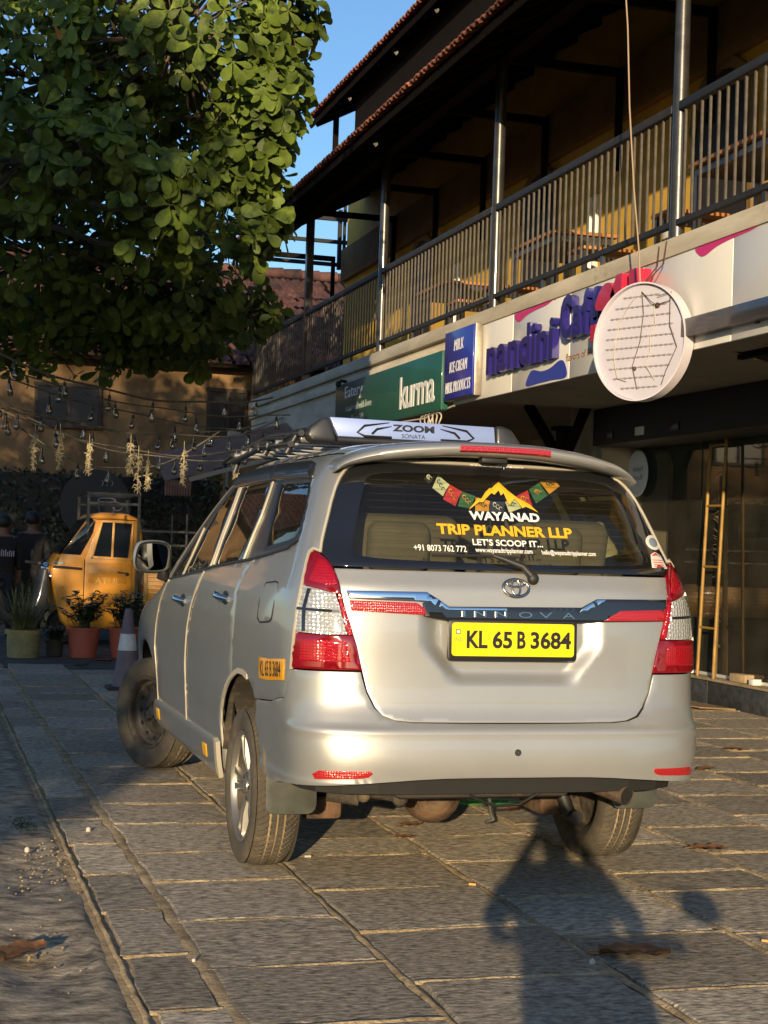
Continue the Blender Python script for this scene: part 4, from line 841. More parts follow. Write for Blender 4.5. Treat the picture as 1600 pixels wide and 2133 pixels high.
# ================================================================== the parked van
def pchip(xs, ys):
    xs = np.array(xs, float); ys = np.array(ys, float); h = np.diff(xs); d = np.diff(ys)/h; m = np.zeros(len(xs)); m[0] = d[0]; m[-1] = d[-1]
    for i in range(1, len(xs)-1):
        if d[i-1]*d[i] > 0: a = 2*h[i]+h[i-1]; b = h[i]+2*h[i-1]; m[i] = (a+b)/(a/d[i-1]+b/d[i])
    def f(x):
        x = np.clip(np.asarray(x, float), xs[0], xs[-1]); i = np.clip(np.searchsorted(xs, x)-1, 0, len(h)-1); t = (x-xs[i])/h[i]; t2 = t*t; t3 = t2*t
        return (2*t3-3*t2+1)*ys[i]+(t3-2*t2+t)*h[i]*m[i]+(-2*t3+3*t2)*ys[i+1]+(t3-t2)*h[i]*m[i+1]
    return f
def ktab(*p): return pchip([a for a, b in p], [b for a, b in p])
# body outline at each level t: half width, rear end, front end, corner lengths
Zt=ktab((.2,.2),(1.55,1.55),(1.62,1.62),(1.70,1.685),(1.80,1.73),(1.95,1.758),(2.15,1.773),(2.4,1.778))
Wt=ktab((.25,.80),(.30,.82),(.40,.842),(.56,.862),(.74,.878),(.90,.882),(1.0,.88),(1.08,.872),(1.15,.858),(1.25,.826),(1.35,.79),(1.45,.753),(1.55,.715),(1.62,.685),(1.70,.63),(1.80,.545),(1.95,.42),(2.15,.22),(2.4,.02))
Rt=ktab((.25,-.86),(.30,-.90),(.40,-.935),(.48,-.955),(.56,-.965),(.64,-.955),(.70,-.93),(.76,-.905),(.90,-.89),(1.0,-.885),(1.10,-.875),(1.17,-.864),(1.25,-.832),(1.35,-.765),(1.45,-.71),(1.55,-.65),(1.62,-.595),(1.70,-.52),(1.80,-.43),(1.95,-.29),(2.15,-.09),(2.4,.3))
Ft=ktab((.25,3.4),(.30,3.5),(.5,3.6),(.7,3.6),(.85,3.5),(.95,3.25),(1.0,3.0),(1.04,2.8),(1.08,2.68),(1.15,2.55),(1.25,2.37),(1.35,2.19),(1.45,2.0),(1.55,1.79),(1.62,1.62),(1.70,1.42),(1.80,1.25),(1.95,1.05),(2.15,.8),(2.4,.5))
Lt=ktab((.25,.42),(1.1,.42),(1.3,.38),(1.62,.34),(1.8,.36),(2.15,.3),(2.4,.08))
LFt=ktab((.25,.6),(.8,.6),(1.0,.6),(1.1,.62),(1.62,.55),(1.95,.4),(2.15,.3),(2.4,.08))

NR = 5.0; NF = 2.8
def taper(y): return 1-.058*np.clip((1.0-y)/1.9, 0, 1)**2-.012*np.clip((y-1.6)/2, 0, 1)**2
def S(s, t):
    s = np.asarray(s, float); t = np.asarray(t, float); sg = np.sign(s); a = np.abs(s)
    w = Wt(t); yr = Rt(t); L = Lt(t); yc = yr+L; yf = Ft(t); LF = np.minimum(LFt(t), (yf-yc)*.6); ycf = yf-LF
    ps = np.minimum(a, 2)*PI/4; sn = np.sin(ps); cs = np.cos(ps); rho = (sn**NR+np.abs(cs)**NR)**(1/NR)
    x = w*sn/rho; y = yc-L*cs/rho; y = np.where(a > 2, yc+(a-2), y)
    q_ = np.clip((y-ycf)/LF, 0, 1); x = x*np.where(y > ycf, (1-q_**NF)**(1/NF), 1); y = np.minimum(y, yf); x = x*taper(y)
    return np.stack(np.broadcast_arrays(sg*x, y, Zt(t)), -1)
def Nrm(s, t):
    e = 1e-3; a = S(s+e, t)-S(s-e, t); b = S(s, t+e)-S(s, t-e); n = np.cross(a, b); return n/np.maximum(np.linalg.norm(n, axis=-1, keepdims=True), 1e-9)
def s_of_x(x, t):
    """chart coordinate of a given sideways position on the rear face"""
    x = np.asarray(x, float); lo = np.zeros_like(x); hi = np.full_like(x, 2.0); ax = np.abs(x)
    for _ in range(40):
        m = (lo+hi)/2; c = S(m, t)[..., 0] < ax; lo = np.where(c, m, lo); hi = np.where(c, hi, m)
    return np.sign(x)*(lo+hi)/2
def s_of_y(y, t): return -(np.asarray(y, float)-(Rt(t)+Lt(t))+2)
SC = .6      # chart unit in s is about .6 m near the corners
def resample(poly, step, closed=True):
    out = []; n = len(poly)
    for i in range(n if closed else n-1):
        a, b = np.array(poly[i], float), np.array(poly[(i+1) % n], float); k = max(1, int(math.hypot((b[0]-a[0])*SC, b[1]-a[1])/step))
        out += [tuple(a+(b-a)*j/k) for j in range(k)]
    return out
def inside(P, poly):
    x, y = P[:, 0], P[:, 1]; r = np.zeros(len(P), bool); n = len(poly)
    for i in range(n):
        (x1, y1), (x2, y2) = poly[i], poly[(i+1) % n]
        if y1 == y2: continue
        c = ((y1 > y) != (y2 > y)) & (x < (x2-x1)*(y-y1)/(y2-y1)+x1); r ^= c
    return r
def patch(name, poly, m, parent, off=0.0, thick=.014, step=.035, holes=(), disp=None, edge=.0025, rim_m=None):
    """a panel: outline in chart coordinates laid on the body surface, with a turned edge"""
    outer = resample(poly, step); hs = [resample(h, step) for h in holes]
    pts = list(outer); edges = [(i, (i+1) % len(outer)) for i in range(len(outer))]
    for h in hs: k = len(pts); pts += h; edges += [(k+i, k+(i+1) % len(h)) for i in range(len(h))]
    B_ = np.array(pts); a0, b0 = B_.min(0); a1, b1 = B_.max(0); gs = np.arange(a0+step*.5/SC, a1, step/SC); gt = np.arange(b0+step*.5, b1, step)
    G = np.array([(s+(step*.25/SC if j % 2 else 0), t) for j, t in enumerate(gt) for s in gs])
    if len(G):
        keep = inside(G, outer)
        for h in hs: keep &= ~inside(G, h)
        G = G[keep]
        if len(G):
            Q = B_*np.array([SC, 1]); d = np.min(np.hypot(G[:, None, 0]*SC-Q[None, :, 0], G[:, None, 1]-Q[None, :, 1]), 1); G = G[d > step*.45]
    allp = [Vector((p[0]*SC, p[1])) for p in pts]+[Vector((p[0]*SC, p[1])) for p in G]
    v, e, f, ov, oe, of = delaunay_2d_cdt(allp, edges, [], 1, 1e-6)
    P = np.array([(p.x/SC, p.y) for p in v]); F = [tuple(x) for x in f]
    if hs:
        cen = np.array([P[list(x)].mean(0) for x in F]); bad = np.zeros(len(F), bool)
        for h in hs: bad |= inside(cen, h)
        F = [x for x, b in zip(F, bad) if not b]
    N = Nrm(P[:, 0], P[:, 1]); D = np.full(len(P), off, float)
    if disp is not None: D = D+disp(P[:, 0], P[:, 1])
    cnt = {}
    for x in F:
        for i in range(len(x)): k = (x[i], x[(i+1) % len(x)]); cnt[tuple(sorted(k))] = cnt.get(tuple(sorted(k)), [])+[k]
    bd = [k[0] for k in cnt.values() if len(k) == 1]; bset = sorted({i for k in bd for i in k}); bi = {i: j for j, i in enumerate(bset)}
    X = S(P[:, 0], P[:, 1]); D2 = D.copy()
    D2[bset] -= edge
    X = X+N*D2[:, None]; n = len(X)
    XB = X[bset]-N[bset]*thick
    F2 = [(a, n+bi[a], n+bi[b], b) for a, b in bd]
    me = bpy.data.meshes.new(name); me.from_pydata(np.concatenate([X, XB]).tolist(), [], F+F2); me.materials.append(m)
    # outward orientation
    c = np.cross(X[F[0][1]]-X[F[0][0]], X[F[0][2]]-X[F[0][0]])
    if np.dot(c, N[F[0][0]]) < 0: me.flip_normals()
    if rim_m is not None:
        me.materials.append(rim_m); mi = np.zeros(len(F)+len(F2), int); mi[len(F):] = 1; me.polygons.foreach_set('material_index', mi)
    nor = np.zeros((n+len(bset), 3)); e_ = 1e-3; s_, t_ = P[:, 0], P[:, 1]
    if disp is not None:
        Xd = lambda a, b: S(a, b)+Nrm(a, b)*disp(a, b)[:, None]
        nn = np.cross(Xd(s_+e_, t_)-Xd(s_-e_, t_), Xd(s_, t_+e_)-Xd(s_, t_-e_)); nn /= np.maximum(np.linalg.norm(nn, axis=1, keepdims=True), 1e-9)
    else: nn = N
    nor[:n] = nn; out_ = np.zeros((len(bset), 3))
    for a, b in bd:
        tg = X[b]-X[a]; la = np.cross(tg, N[a]); la /= max(np.linalg.norm(la), 1e-9); out_[bi[a]] += la; out_[bi[b]] += la
    cm = X[:n].mean(0); out_ /= np.maximum(np.linalg.norm(out_, axis=1, keepdims=True), 1e-9)
    nor[n:] = out_; bn_ = nn[bset]*.97+out_*.24; nor[bset] = bn_/np.linalg.norm(bn_, axis=1, keepdims=True)
    me.shade_smooth(); me.normals_split_custom_set_from_vertices([tuple(v) for v in nor]); return link(name, me, parent)
def mir(poly): return [(-s, t) for s, t in poly][::-1]
def sm(a, b, x): u = np.clip((x-a)/(b-a), 0, 1); return u*u*(3-2*u)

def paint():
    m = mat('silver_metallic_paint', (.370, .372, .362), .40, metal=.55, coat=.9, bump=.0, var=.03, vscale=5, dirt=((.30, .27, .21), 3.1, .70)); m.node_tree.nodes['Principled BSDF'].inputs['Coat Roughness'].default_value = .05; return m
M_paint = paint(); M_gap = mat('panel_gap_black', (.010, .010, .010), .7); M_edge = mat('pale_edge_trim', (.55, .50, .40), .4, metal=.3)
M_frit = mat('black_glass_border', (.010, .010, .011), .06, coat=1.0, spec=.6); M_band = mat('black_window_band', (.012, .012, .012), .3); M_tint = glass('tinted_car_glass', (.84, .86, .70), refl=.01, dust=.03); M_sideglass = glass('side_car_glass', (.88, .90, .76), refl=.0, dust=.04)
M_visor = mat('smoked_visor', (.022, .020, .018), .28, coat=.3); M_trim = mat('black_trim', (.016, .016, .016), .55); M_chr = mat('bright_chrome', (.80, .80, .82), .10, metal=1.0); M_chr2 = mat('dull_chrome', (.42, .40, .37), .22, metal=1.0); M_piano = mat('glossy_black_trim', (.012, .012, .013), .10, coat=1.0, dirt=((.06, .055, .045), 9, .72), var=.1)
M_lred = lens_mat('red_lamp_lens', (.42, .004, .012), .35, 95, .55); M_lred2 = lens_mat('deep_red_lens', (.20, .002, .007), .2, 20, .05, .08); M_lclear = lens_mat('clear_lamp_lens', (.85, .82, .75), .7, 75, 1.0, .2); M_refl = lens_mat('red_reflector', (.36, .010, .012), .1, 120, .4, .25)
M_tyre = mat('dusty_tyre', (.070, .058, .042), .85, var=.35, vscale=7, bump=.25, bscale=50, dirt=((.13, .10, .065), 5, .55)); M_dust = mat('dust_in_grooves', (.25, .19, .11), .95, var=.25, vscale=15); M_alloy = mat('alloy_wheel', (.30, .285, .255), .38, metal=.75, var=.1, vscale=6, dirt=((.22, .17, .11), 6, .60)); M_steelw = mat('dusty_steel_wheel', (.065, .055, .045), .6, metal=.35, var=.4, vscale=10, dirt=((.17, .13, .08), 7, .52))
M_rust = mat('rusty_underbody', (.035, .024, .017), .85, var=.5, vscale=9, bump=.5, bscale=30, col2=(.11, .062, .034), dirt=((.14, .10, .065), 8, .55)); M_under = mat('black_underbody', (.030, .025, .020), .85, var=.4, vscale=6, dirt=((.13, .095, .06), 5, .5)); M_flap = mat('rubber_mud_flap', (.050, .055, .045), .6, var=.35, vscale=7, bump=.08, bscale=20, dirt=((.10, .09, .06), 5, .60))
M_plate = mat('yellow_number_plate', (.80, .64, .005), .35, coat=.3); M_plate2 = mat('orange_number_sticker', (.72, .33, .006), .4, coat=.2); M_ink = mat('black_ink', (.012, .012, .012), .4); M_inkgrey = mat('grey_ink', (.22, .20, .06), .5)
M_decw = mat('white_decal', (.78, .77, .74), .5); M_decy = mat('amber_decal', (.75, .38, .015), .5); M_seatf = mat('beige_seat_cloth', (.075, .066, .048), .9, var=.15, vscale=8); M_cabin = mat('dark_cabin', (.035, .032, .028), .85)
M_rack = mat('rack_black_plastic', (.020, .021, .024), .42, var=.2, vscale=9, coat=.2, dirt=((.10, .085, .06), 5, .66)); M_ban = mat('silver_blue_banner', (.24, .32, .60), .4, metal=.2, coat=.2); M_rackbar = mat('scuffed_rack_bar', (.45, .44, .42), .4, metal=.6, var=.3, vscale=14)

CAR = thing('van', 'silver people carrier taxi with yellow number plate parked on the stone forecourt', 'car')
def strip(q, pts, w, off, h=.004, mi=0):
    """narrow raised moulding following chart points"""
    P = np.array(pts); N = Nrm(P[:, 0], P[:, 1]); X = S(P[:, 0], P[:, 1])+N*off; k = len(P); vs = []
    for i in range(k):
        d = X[min(i+1, k-1)]-X[max(i-1, 0)]; d /= np.linalg.norm(d); r = np.cross(d, N[i]); vs += [X[i]-r*w/2, X[i]-r*w/2+N[i]*h, X[i]+r*w/2+N[i]*h, X[i]+r*w/2]
    q.add(vs, [(4*i+j, 4*i+j+1, 4*i+5+j, 4*i+4+j) for i in range(k-1) for j in range(3)]+[(0, 1, 2, 3), (4*k-1, 4*k-2, 4*k-3, 4*k-4)], mi)
dense = lambda pts, n=6: [tuple(np.array(a)+(np.array(b)-np.array(a))*j/n) for a, b in zip(pts, pts[1:]) for j in range(n)]+[pts[-1]]

# ---- rear outlines (chart coordinates: s along the outline from the middle of the back, t height)
LAMP = [(-1.225, 1.303), (-1.19, 1.310), (-1.128, 1.303), (-1.07, 1.286), (-1.021, 1.262), (-.968, 1.210), (-.919, 1.125), (-.872, 1.045), (-.836, .964), (-.809, .880), (-.987, .879), (-1.255, .877), (-1.231, .966), (-1.216, 1.055), (-1.220, 1.15), (-1.235, 1.22), (-1.238, 1.265)]
WIN_L = [(-1.015, 1.262), (-1.07, 1.292), (-1.118, 1.308), (-1.122, 1.36), (-1.117, 1.42), (-1.110, 1.508), (-1.095, 1.56), (-1.073, 1.594), (-1.035, 1.635), (-.98, 1.662), (-.90, 1.676), (-.70, 1.682), (-.35, 1.684)]
WIN = WIN_L+[(0, 1.684)]+mir(WIN_L)
GATE_L = [(-.804, .876), (-.831, .964), (-.867, 1.045), (-.914, 1.125), (-.962, 1.208), (-1.004, 1.254)]
GATE_B = [(-.783, .805), (-.75, .752), (-.715, .724), (-.66, .708), (-.58, .702), (-.3, .700)]
GATE = [(0, .700)]+GATE_B[::-1]+GATE_L+[(0, 1.254)]+mir(GATE_L)+mir(GATE_B[::-1])[0:]
def xz(s, t): P = S(s, t); return P[..., 0], P[..., 2]
def gate_d(s, t):
    x, z = xz(s, t); hw = .335-.10*sm(1.0, .84, z)
    rec = sm(hw+.045, hw-.045, np.abs(x+.0)) * sm(.820, .885, z) * sm(1.12, 1.10, z)
    return -.004-.030*rec-.006*sm(.78, .70, z)+.003*np.exp(-((z-1.19)/.03)**2)
def bump_d(s, t):
    a = np.abs(s); led = sm(.672, .655, t)
    return .010*led+.006*sm(.50, .47, t)-.012*sm(.60, .0, a)*sm(.68, .71, t)+.008*np.exp(-((t-.665)/.018)**2)*sm(1.7, 1.2, a)
gate = patch('tailgate', GATE, M_paint, CAR, disp=gate_d, step=.0115, edge=.004)
BUMP_L = [(-.30, .495), (-.44, .494), (-.58, .490), (-.74, .482), (-.98, .468), (-1.21, .458), (-1.725, .438), (-2.06, .420), (-2.20, .430), (-2.245, .50), (-2.262, .62), (-2.262, .705), (-1.86, .737), (-1.475, .757), (-1.40, .79), (-1.375, .815), (-1.30, .862), (-1.262, .870), (-.987, .872), (-.815, .873), (-.79, .80), (-.757, .745), (-.72, .716), (-.662, .700), (-.58, .694), (-.3, .692)]
bumper = patch('bumper', BUMP_L+mir(BUMP_L), M_paint, CAR, disp=bump_d, step=.024, edge=.004)
# rear screen: black border and tinted pane
CL = smooth_closed([(-.86, 1.300), (-.905, 1.345), (-.905, 1.45), (-.89, 1.56), (-.85, 1.615), (-.6, 1.632), (0, 1.637), (.6, 1.632), (.85, 1.615), (.89, 1.56), (.905, 1.45), (.905, 1.345), (.86, 1.300), (.5, 1.288), (0, 1.285), (-.5, 1.288)], 3)
rw = patch('rear_screen', WIN, M_frit, CAR, off=.002, thick=.006, step=.03, holes=[CL])
patch('pane', CL, M_tint, rw, off=.0005, thick=.001, step=.05, edge=0)
q = MB()
for k in range(11):
    t = 1.325+k*.027; strip(q, [(s, t) for s in np.linspace(-.86, .86, 24)], .0009, -.001, .0005)
q.build('heater_line', M_cabin, rw)
q = MB(); strip(q, dense(WIN_L[2:]+[(0, 1.684)]+mir(WIN_L[2:]), 3), .010, .0, .006); q.build('screen_edge', M_edge, rw)
# tail lamps
def lamp(flip):
    g_ = (lambda p: mir(p)) if flip else (lambda p: p); ins = lambda p, dx=0: p
    top = [LAMP[i] for i in (0, 1, 2, 3, 4, 5)]+[(-.945, 1.165), (-.962, 1.160), (-1.08, 1.176), (-1.222, 1.186), LAMP[15], LAMP[16]]
    mid = [(-1.221, 1.182), (-1.08, 1.172), (-.965, 1.156), (-.932, 1.11), (-.883, 1.010), (-1.0, 1.008), (-1.222, 1.012), (-1.217, 1.055), (-1.220, 1.15)]
    bot = [(-1.223, 1.008), (-1.0, 1.004), (-.856, 1.006), (-.836, .964), (-.809, .880), (-.987, .879), (-1.255, .877), (-1.231, .966)]
    side = [(-.943, 1.162), (-.919, 1.125), (-.872, 1.045), (-.858, 1.010), (-.879, 1.010), (-.928, 1.11), (-.950, 1.150)]
    o = patch('tail_light', g_(top), M_lred2, CAR, off=.012, thick=.03, step=.022, edge=.008)
    patch('clear_lens', g_(mid), M_lclear, o, off=.012, thick=.02, step=.022, edge=.006); patch('red_lens', g_(bot), M_lred2, o, off=.012, thick=.03, step=.022, edge=.008); patch('red_lens', g_(side), M_lred, o, off=.011, thick=.02, step=.02, edge=.004)
    patch('lens_core', g_([(-1.16, 1.20), (-1.0, 1.185), (-.965, 1.19), (-1.0, 1.235), (-1.06, 1.27), (-1.12, 1.28)]), M_lred, o, off=.0135, thick=.002, step=.02, edge=.001)
    patch('lens_core', g_([(-1.15, .985), (-.885, .985), (-.86, .91), (-1.16, .905)]), M_lred, o, off=.0135, thick=.002, step=.02, edge=.001)
    q = MB(); P = g_([(-1.222, 1.096), (-.93, 1.092)]); strip(q, dense(P, 8), .010, .011, .003); P = g_([(-1.135, 1.015), (-1.15, 1.10), (-1.14, 1.17)]); strip(q, dense(P, 5), .016, .011, .0025)
    q.build('lens_divider', M_piano, o)
    q = MB(); P = g_([(-1.262, .872), (-1.243, .966), (-1.228, 1.055), (-1.232, 1.15), (-1.247, 1.22), (-1.250, 1.265), (-1.236, 1.306), (-1.19, 1.318), (-1.13, 1.311)]); strip(q, dense(P, 4), .009, .002, .008); q.build('lamp_seam', M_edge, o)
lamp(False); lamp(True)
# garnish bar
GB = [(-.523, 1.083), (-.399, 1.070), (.399, 1.070), (.533, 1.074), (.872, 1.080), (.912, 1.163), (.513, 1.160), (.421, 1.127), (-.394, 1.120), (-.451, 1.144), (-.505, 1.164), (-.535, 1.130), (-.515, 1.092)]
gb = patch('garnish_bar', GB, M_piano, CAR, off=.016, thick=.03, step=.022, edge=.006, holes=[])
patch('chrome_strip', [(-.914, 1.170), (-.520, 1.172), (-.500, 1.164), (-.452, 1.146), (-.47, 1.118), (-.505, 1.133), (-.565, 1.137), (-.889, 1.140)], M_chr, gb, off=.019, thick=.03, step=.016, edge=.010)
patch('chrome_strip', [(-.44, 1.139), (-.394, 1.117), (-.05, 1.118), (-.05, 1.106), (-.40, 1.103), (-.46, 1.115)], M_chr, gb, off=.0185, thick=.006, step=.016, edge=.004)
patch('chrome_strip', [(.421, 1.124), (.513, 1.158), (.56, 1.158), (.50, 1.128), (.44, 1.110), (.40, 1.110)], M_chr, gb, off=.0185, thick=.006, step=.016, edge=.004)
patch('reflector', [(-.888, 1.135), (-.566, 1.131), (-.527, 1.112), (-.512, 1.088), (-.872, 1.098)], M_refl, gb, off=.015, thick=.02, step=.02, edge=.004)
patch('reflector', [(.628, 1.118), (.893, 1.126), (.872, 1.082), (.533, 1.077)], M_refl, gb, off=.0185, thick=.01, step=.02, edge=.003)
def on_rear(x, t, off):   # matrix for flat things on the back: x right, y up the surface, z out
    s = float(s_of_x(np.array(x), t)); p = S(s, t); n = Vector(Nrm(np.array(s), np.array(t))); p = Vector(p)+n*off; ex = Vector((1, 0, 0)); ex = (ex-n*ex.dot(n)).normalized(); return basis(p, ex, n.cross(ex), n)
def rear_text(txt, x0, x1, t0, h, off, m, parent, bold=0, depth=.0008, slope=0.0, shear=0, name='lettering', space=1.0):
    v, f = text_geo(txt, bold, .5, shear=shear, space=space); u = v.copy(); u[:, 0] *= (x1-x0)/v[:, 0].max(); u[:, 1] *= h/v[:, 1].max(); X = x0+u[:, 0]; Tt = t0+u[:, 1]+slope*u[:, 0]
    s = s_of_x(X, Tt); P = S(s, Tt)+Nrm(s, Tt)*(off+(v[:, 2:3]+.5)*depth); q = MB(); q.add(P, f); return q.build(name, m, parent)
v_, x_ = 'INNOVA', -.207
for c, xa, xb in zip(v_, (-.213, -.163, -.080, .012, .095, .190), (-.201, -.118, -.035, .068, .150, .242)): rear_text(c, xa, xb, 1.083, .022, .016, M_chr2, gb, bold=.0, depth=.004, name='badge_letter')
# emblem: three chrome ellipses
q = MB(); Me = on_rear(.012, 1.195, .004)
def ring(rx, rz, cx=0, cz=0, r=.0045): q.tube([Me @ Vector((cx+rx*math.cos(a), cz+rz*math.sin(a), 0)) for a in np.linspace(0, 2*PI, 41)], r, 8, cap=False)
ring(.052, .034, r=.006); ring(.017, .031, 0, .002); ring(.036, .0125, 0, .0175, .0042)
q.build('emblem', M_chr2, gate, smooth=70)
# number plate
Mp = basis((-.007, -.882, .998), (1, 0, 0), (0, .035, 1), (0, -1, .035)); q = MB()
def rrect(w, h, r, n=4): return [(sx*(w/2-r)+r*math.cos(a), sz*(h/2-r)+r*math.sin(a)) for sx, sz, a0 in ((1, 1, 0), (-1, 1, PI/2), (-1, -1, PI), (1, -1, 1.5*PI)) for a in np.linspace(a0, a0+PI/2, n)]
q.prism(rrect(.52, .152, .014), .016, Mp); pl = q.build('number_plate', M_ink, CAR, bevel=.003)
q = MB(); q.prism(rrect(.492, .124, .012), .003, Mp @ T(0, .003, .0165)); q.build('plate_face', M_plate, pl)
q = MB(); x = -.188
for grp, w in (('KL', .083), ('65', .079), ('B', .034), ('3684', .165)):
    v, f = text_geo(grp, .03); text_flat(q, grp, Mp @ T(x, -.030, .0198), w, .066, bold=.03, depth=.0015); x += w+.020
q.build('registration', M_ink, pl)
q = MB(); text_flat(q, 'IND', Mp @ T(-.236, -.006, .0198), .034, .016, depth=.0008); q.build('country_code', M_inkgrey, pl)
q = MB(); q.prism(rrect(.020, .020, .003), .001, Mp @ T(-.222, .031, .0198)); q.build('hologram', M_inkgrey, pl); q = MB(); q.prism([(.006*math.cos(a), .006*math.sin(a)) for a in np.linspace(0, 6.0, 12)], .001, Mp @ T(-.222, .031, .0212)); q.build('hologram_centre', M_decw, pl)
# window lettering
GW = .0032
rear_text('www.amanatoyota.com', -.078, .150, 1.664, .030, GW, M_decw, rw, bold=.015)
rear_text('WAYANAD', -.129, .162, 1.450, .034, GW, M_decw, rw, bold=.035)
rear_text('TRIP PLANNER LLP', -.270, .289, 1.391, .040, GW, M_decy, rw, bold=.035)
rear_text("LET'S SCOOP IT...", -.133, .156, 1.352, .025, GW, M_decw, rw, bold=.02)
rear_text('+91 8073 762 772', -.373, -.163, 1.324, .024, GW, M_decw, rw, bold=.012)
rear_text('www.wayanadtripplanner.com', -.127, .107, 1.320, .024, GW, M_decw, rw, bold=.01)
rear_text('hello@wayanadtripplanner.com', .146, .373, 1.319, .024, GW, M_decw, rw, bold=.01)
def decal(pts, m, off, name, step=.05, thick=.0008): P = [(float(s_of_x(np.array(x), t)), t) for x, t in pts]; return patch(name, P, m, rw, off=off, thick=thick, step=step, edge=0)
decal([(-.128, 1.489), (-.081, 1.536), (-.068, 1.534), (-.045, 1.561), (-.023, 1.578), (-.017, 1.576), (0, 1.589), (.022, 1.604), (.051, 1.572), (.075, 1.553), (.086, 1.544), (.105, 1.535), (.133, 1.519), (.162, 1.489), (.134, 1.503), (.114, 1.511), (.099, 1.504), (.086, 1.525), (.072, 1.540), (.047, 1.516), (.041, 1.525), (.032, 1.562), (.018, 1.551), (.014, 1.572), (-.009, 1.553), (-.020, 1.560), (-.047, 1.537), (-.063, 1.521), (-.077, 1.523)], M_decy, GW, 'mountain_logo')
M_lab = mat('label_paper', (.62, .58, .52), .5); M_labr = mat('label_red', (.5, .05, .04), .5); M_labb = mat('label_blue_grey', (.18, .22, .28), .5)
P = [(.661+.041*math.cos(a), 1.387+.030*math.sin(a)) for a in np.linspace(0, 2*PI, 20)[:-1]]; decal(P, M_lab, GW, 'round_sticker'); decal([(.661+(x-.661)*.62, 1.387+(t-1.387)*.62) for x, t in P], M_labb, GW+.001, 'sticker_print')
decal([(.615, 1.287), (.697, 1.283), (.683, 1.335), (.655, 1.350), (.628, 1.338)], M_lab, GW, 'paper_sticker'); decal([(.630, 1.333), (.679, 1.330), (.655, 1.346)], M_labr, GW+.001, 'sticker_print')
q = MB()
for k in range(4): pass
for t in (1.318, 1.309, 1.300, 1.292): decal([(.628, t), (.682, t-.001), (.682, t-.004), (.628, t-.003)], M_labr, GW+.001, 'sticker_line')
# wiper
q = MB(); W_ = lambda x, t, o: on_rear(x, t, o).translation
q.tube([W_(.075, 1.235, .02), W_(.044, 1.266, .024), W_(-.028, 1.292, .022), W_(-.064, 1.306, .018)], [.016, .013, .010, .007], 8); q.ball(W_(.083, 1.228, .012), (.024, .018, .024), 12); wp = q.build('wiper', M_trim, CAR, smooth=50)
q = MB(); q.tube([W_(x, 1.307-.004*abs(x+.1)/.2, .012) for x in np.linspace(-.31, .03, 14)], .006, 6); q.build('blade', M_trim, wp, smooth=50)
# bumper details
def refl(fl):
    P = [(-1.095, .488), (-1.115, .505), (-1.07, .520), (-.80, .523), (-.79, .515), (-.81, .502), (-.84, .497)]; o = patch('rear_reflector', mir(P) if fl else P, M_refl, CAR, off=.007, thick=.02, step=.02, edge=.003, disp=bump_d)
refl(0); refl(1)
q = MB(); Ml = on_rear(-.004, .587, .010); q.lathe([(.001, .003), (.008, .003), (.009, .004), (.012, .004), (.013, .0), (.013, -.003)], 16, Ml); q.build('bumper_cap', M_trim, CAR, smooth=40)
# ---- sides
ARCH = [(-2.262, .705), (-2.29, .752), (-2.365, .787), (-2.44, .800), (-2.53, .798), (-2.62, .775), (-2.70, .748), (-2.80, .705), (-2.89, .655), (-2.96, .595), (-2.99, .53), (-2.98, .47)]
QW = [(-2.500, 1.268), (-2.2, 1.297), (-1.854, 1.330), (-1.70, 1.336), (-1.615, 1.350), (-1.575, 1.385), (-1.585, 1.43), (-1.62, 1.49), (-1.70, 1.580), (-1.735, 1.640), (-1.80, 1.655), (-2.05, 1.662), (-2.58, 1.672)]
QUART = [(-2.267, .712), (-1.86, .741), (-1.472, .761), (-1.395, .80), (-1.366, .824), (-1.30, .870), (-1.268, .882), (-1.250, .966), (-1.236, 1.055), (-1.240, 1.15), (-1.255, 1.22), (-1.258, 1.265), (-1.242, 1.312), (-1.19, 1.322), (-1.135, 1.315), (-1.131, 1.36), (-1.126, 1.42), (-1.119, 1.508), (-1.105, 1.56), (-1.082, 1.600), (-1.042, 1.643), (-.985, 1.671), (-.90, 1.686), (-.70, 1.692), (-.35, 1.694), (0, 1.694), (0, 1.735), (-.7, 1.735), (-1.3, 1.735), (-2.59, 1.735), (-2.59, 1.684)]
QUART += QW[::-1][0:]+[(-2.52, 1.262), (-2.60, 1.20), (-2.632, 1.10), (-2.632, .967), (-2.648, .82), (-2.66, .765)]+[(-2.62, .775), (-2.53, .798), (-2.44, .800), (-2.365, .787), (-2.29, .752)]
def side_d(s, t): return .004*np.exp(-((t-1.14)/.05)**2)+.006*np.exp(-((t-.62)/.10)**2)*0
RDOOR = [(-2.53, 1.262), (-3.325, 1.212), (-3.478, 1.192), (-3.56, 1.10), (-3.655, 1.005), (-3.726, .901), (-3.779, .772), (-3.875, .599), (-3.893, .495), (-3.90, .446), (-3.02, .446), (-2.995, .50), (-3.00, .545), (-2.965, .60), (-2.895, .660), (-2.80, .712), (-2.70, .755), (-2.672, .765), (-2.660, .82), (-2.644, .967), (-2.644, 1.10), (-2.612, 1.20)]
FDOOR = [(-3.490, 1.190), (-4.036, 1.150), (-4.193, 1.139), (-4.44, 1.118), (-4.50, 1.085), (-4.655, .985), (-4.765, .863), (-4.835, .732), (-4.865, .582), (-4.865, .446), (-3.912, .446), (-3.905, .495), (-3.887, .599), (-3.791, .772), (-3.738, .901), (-3.667, 1.005), (-3.572, 1.10)]
FARCH = [(-4.90, .42), (-4.915, .52), (-4.97, .615), (-5.06, .69), (-5.17, .735), (-5.28, .750), (-5.40, .735), (-5.52, .68), (-5.60, .60), (-5.64, .50), (-5.65, .40)]
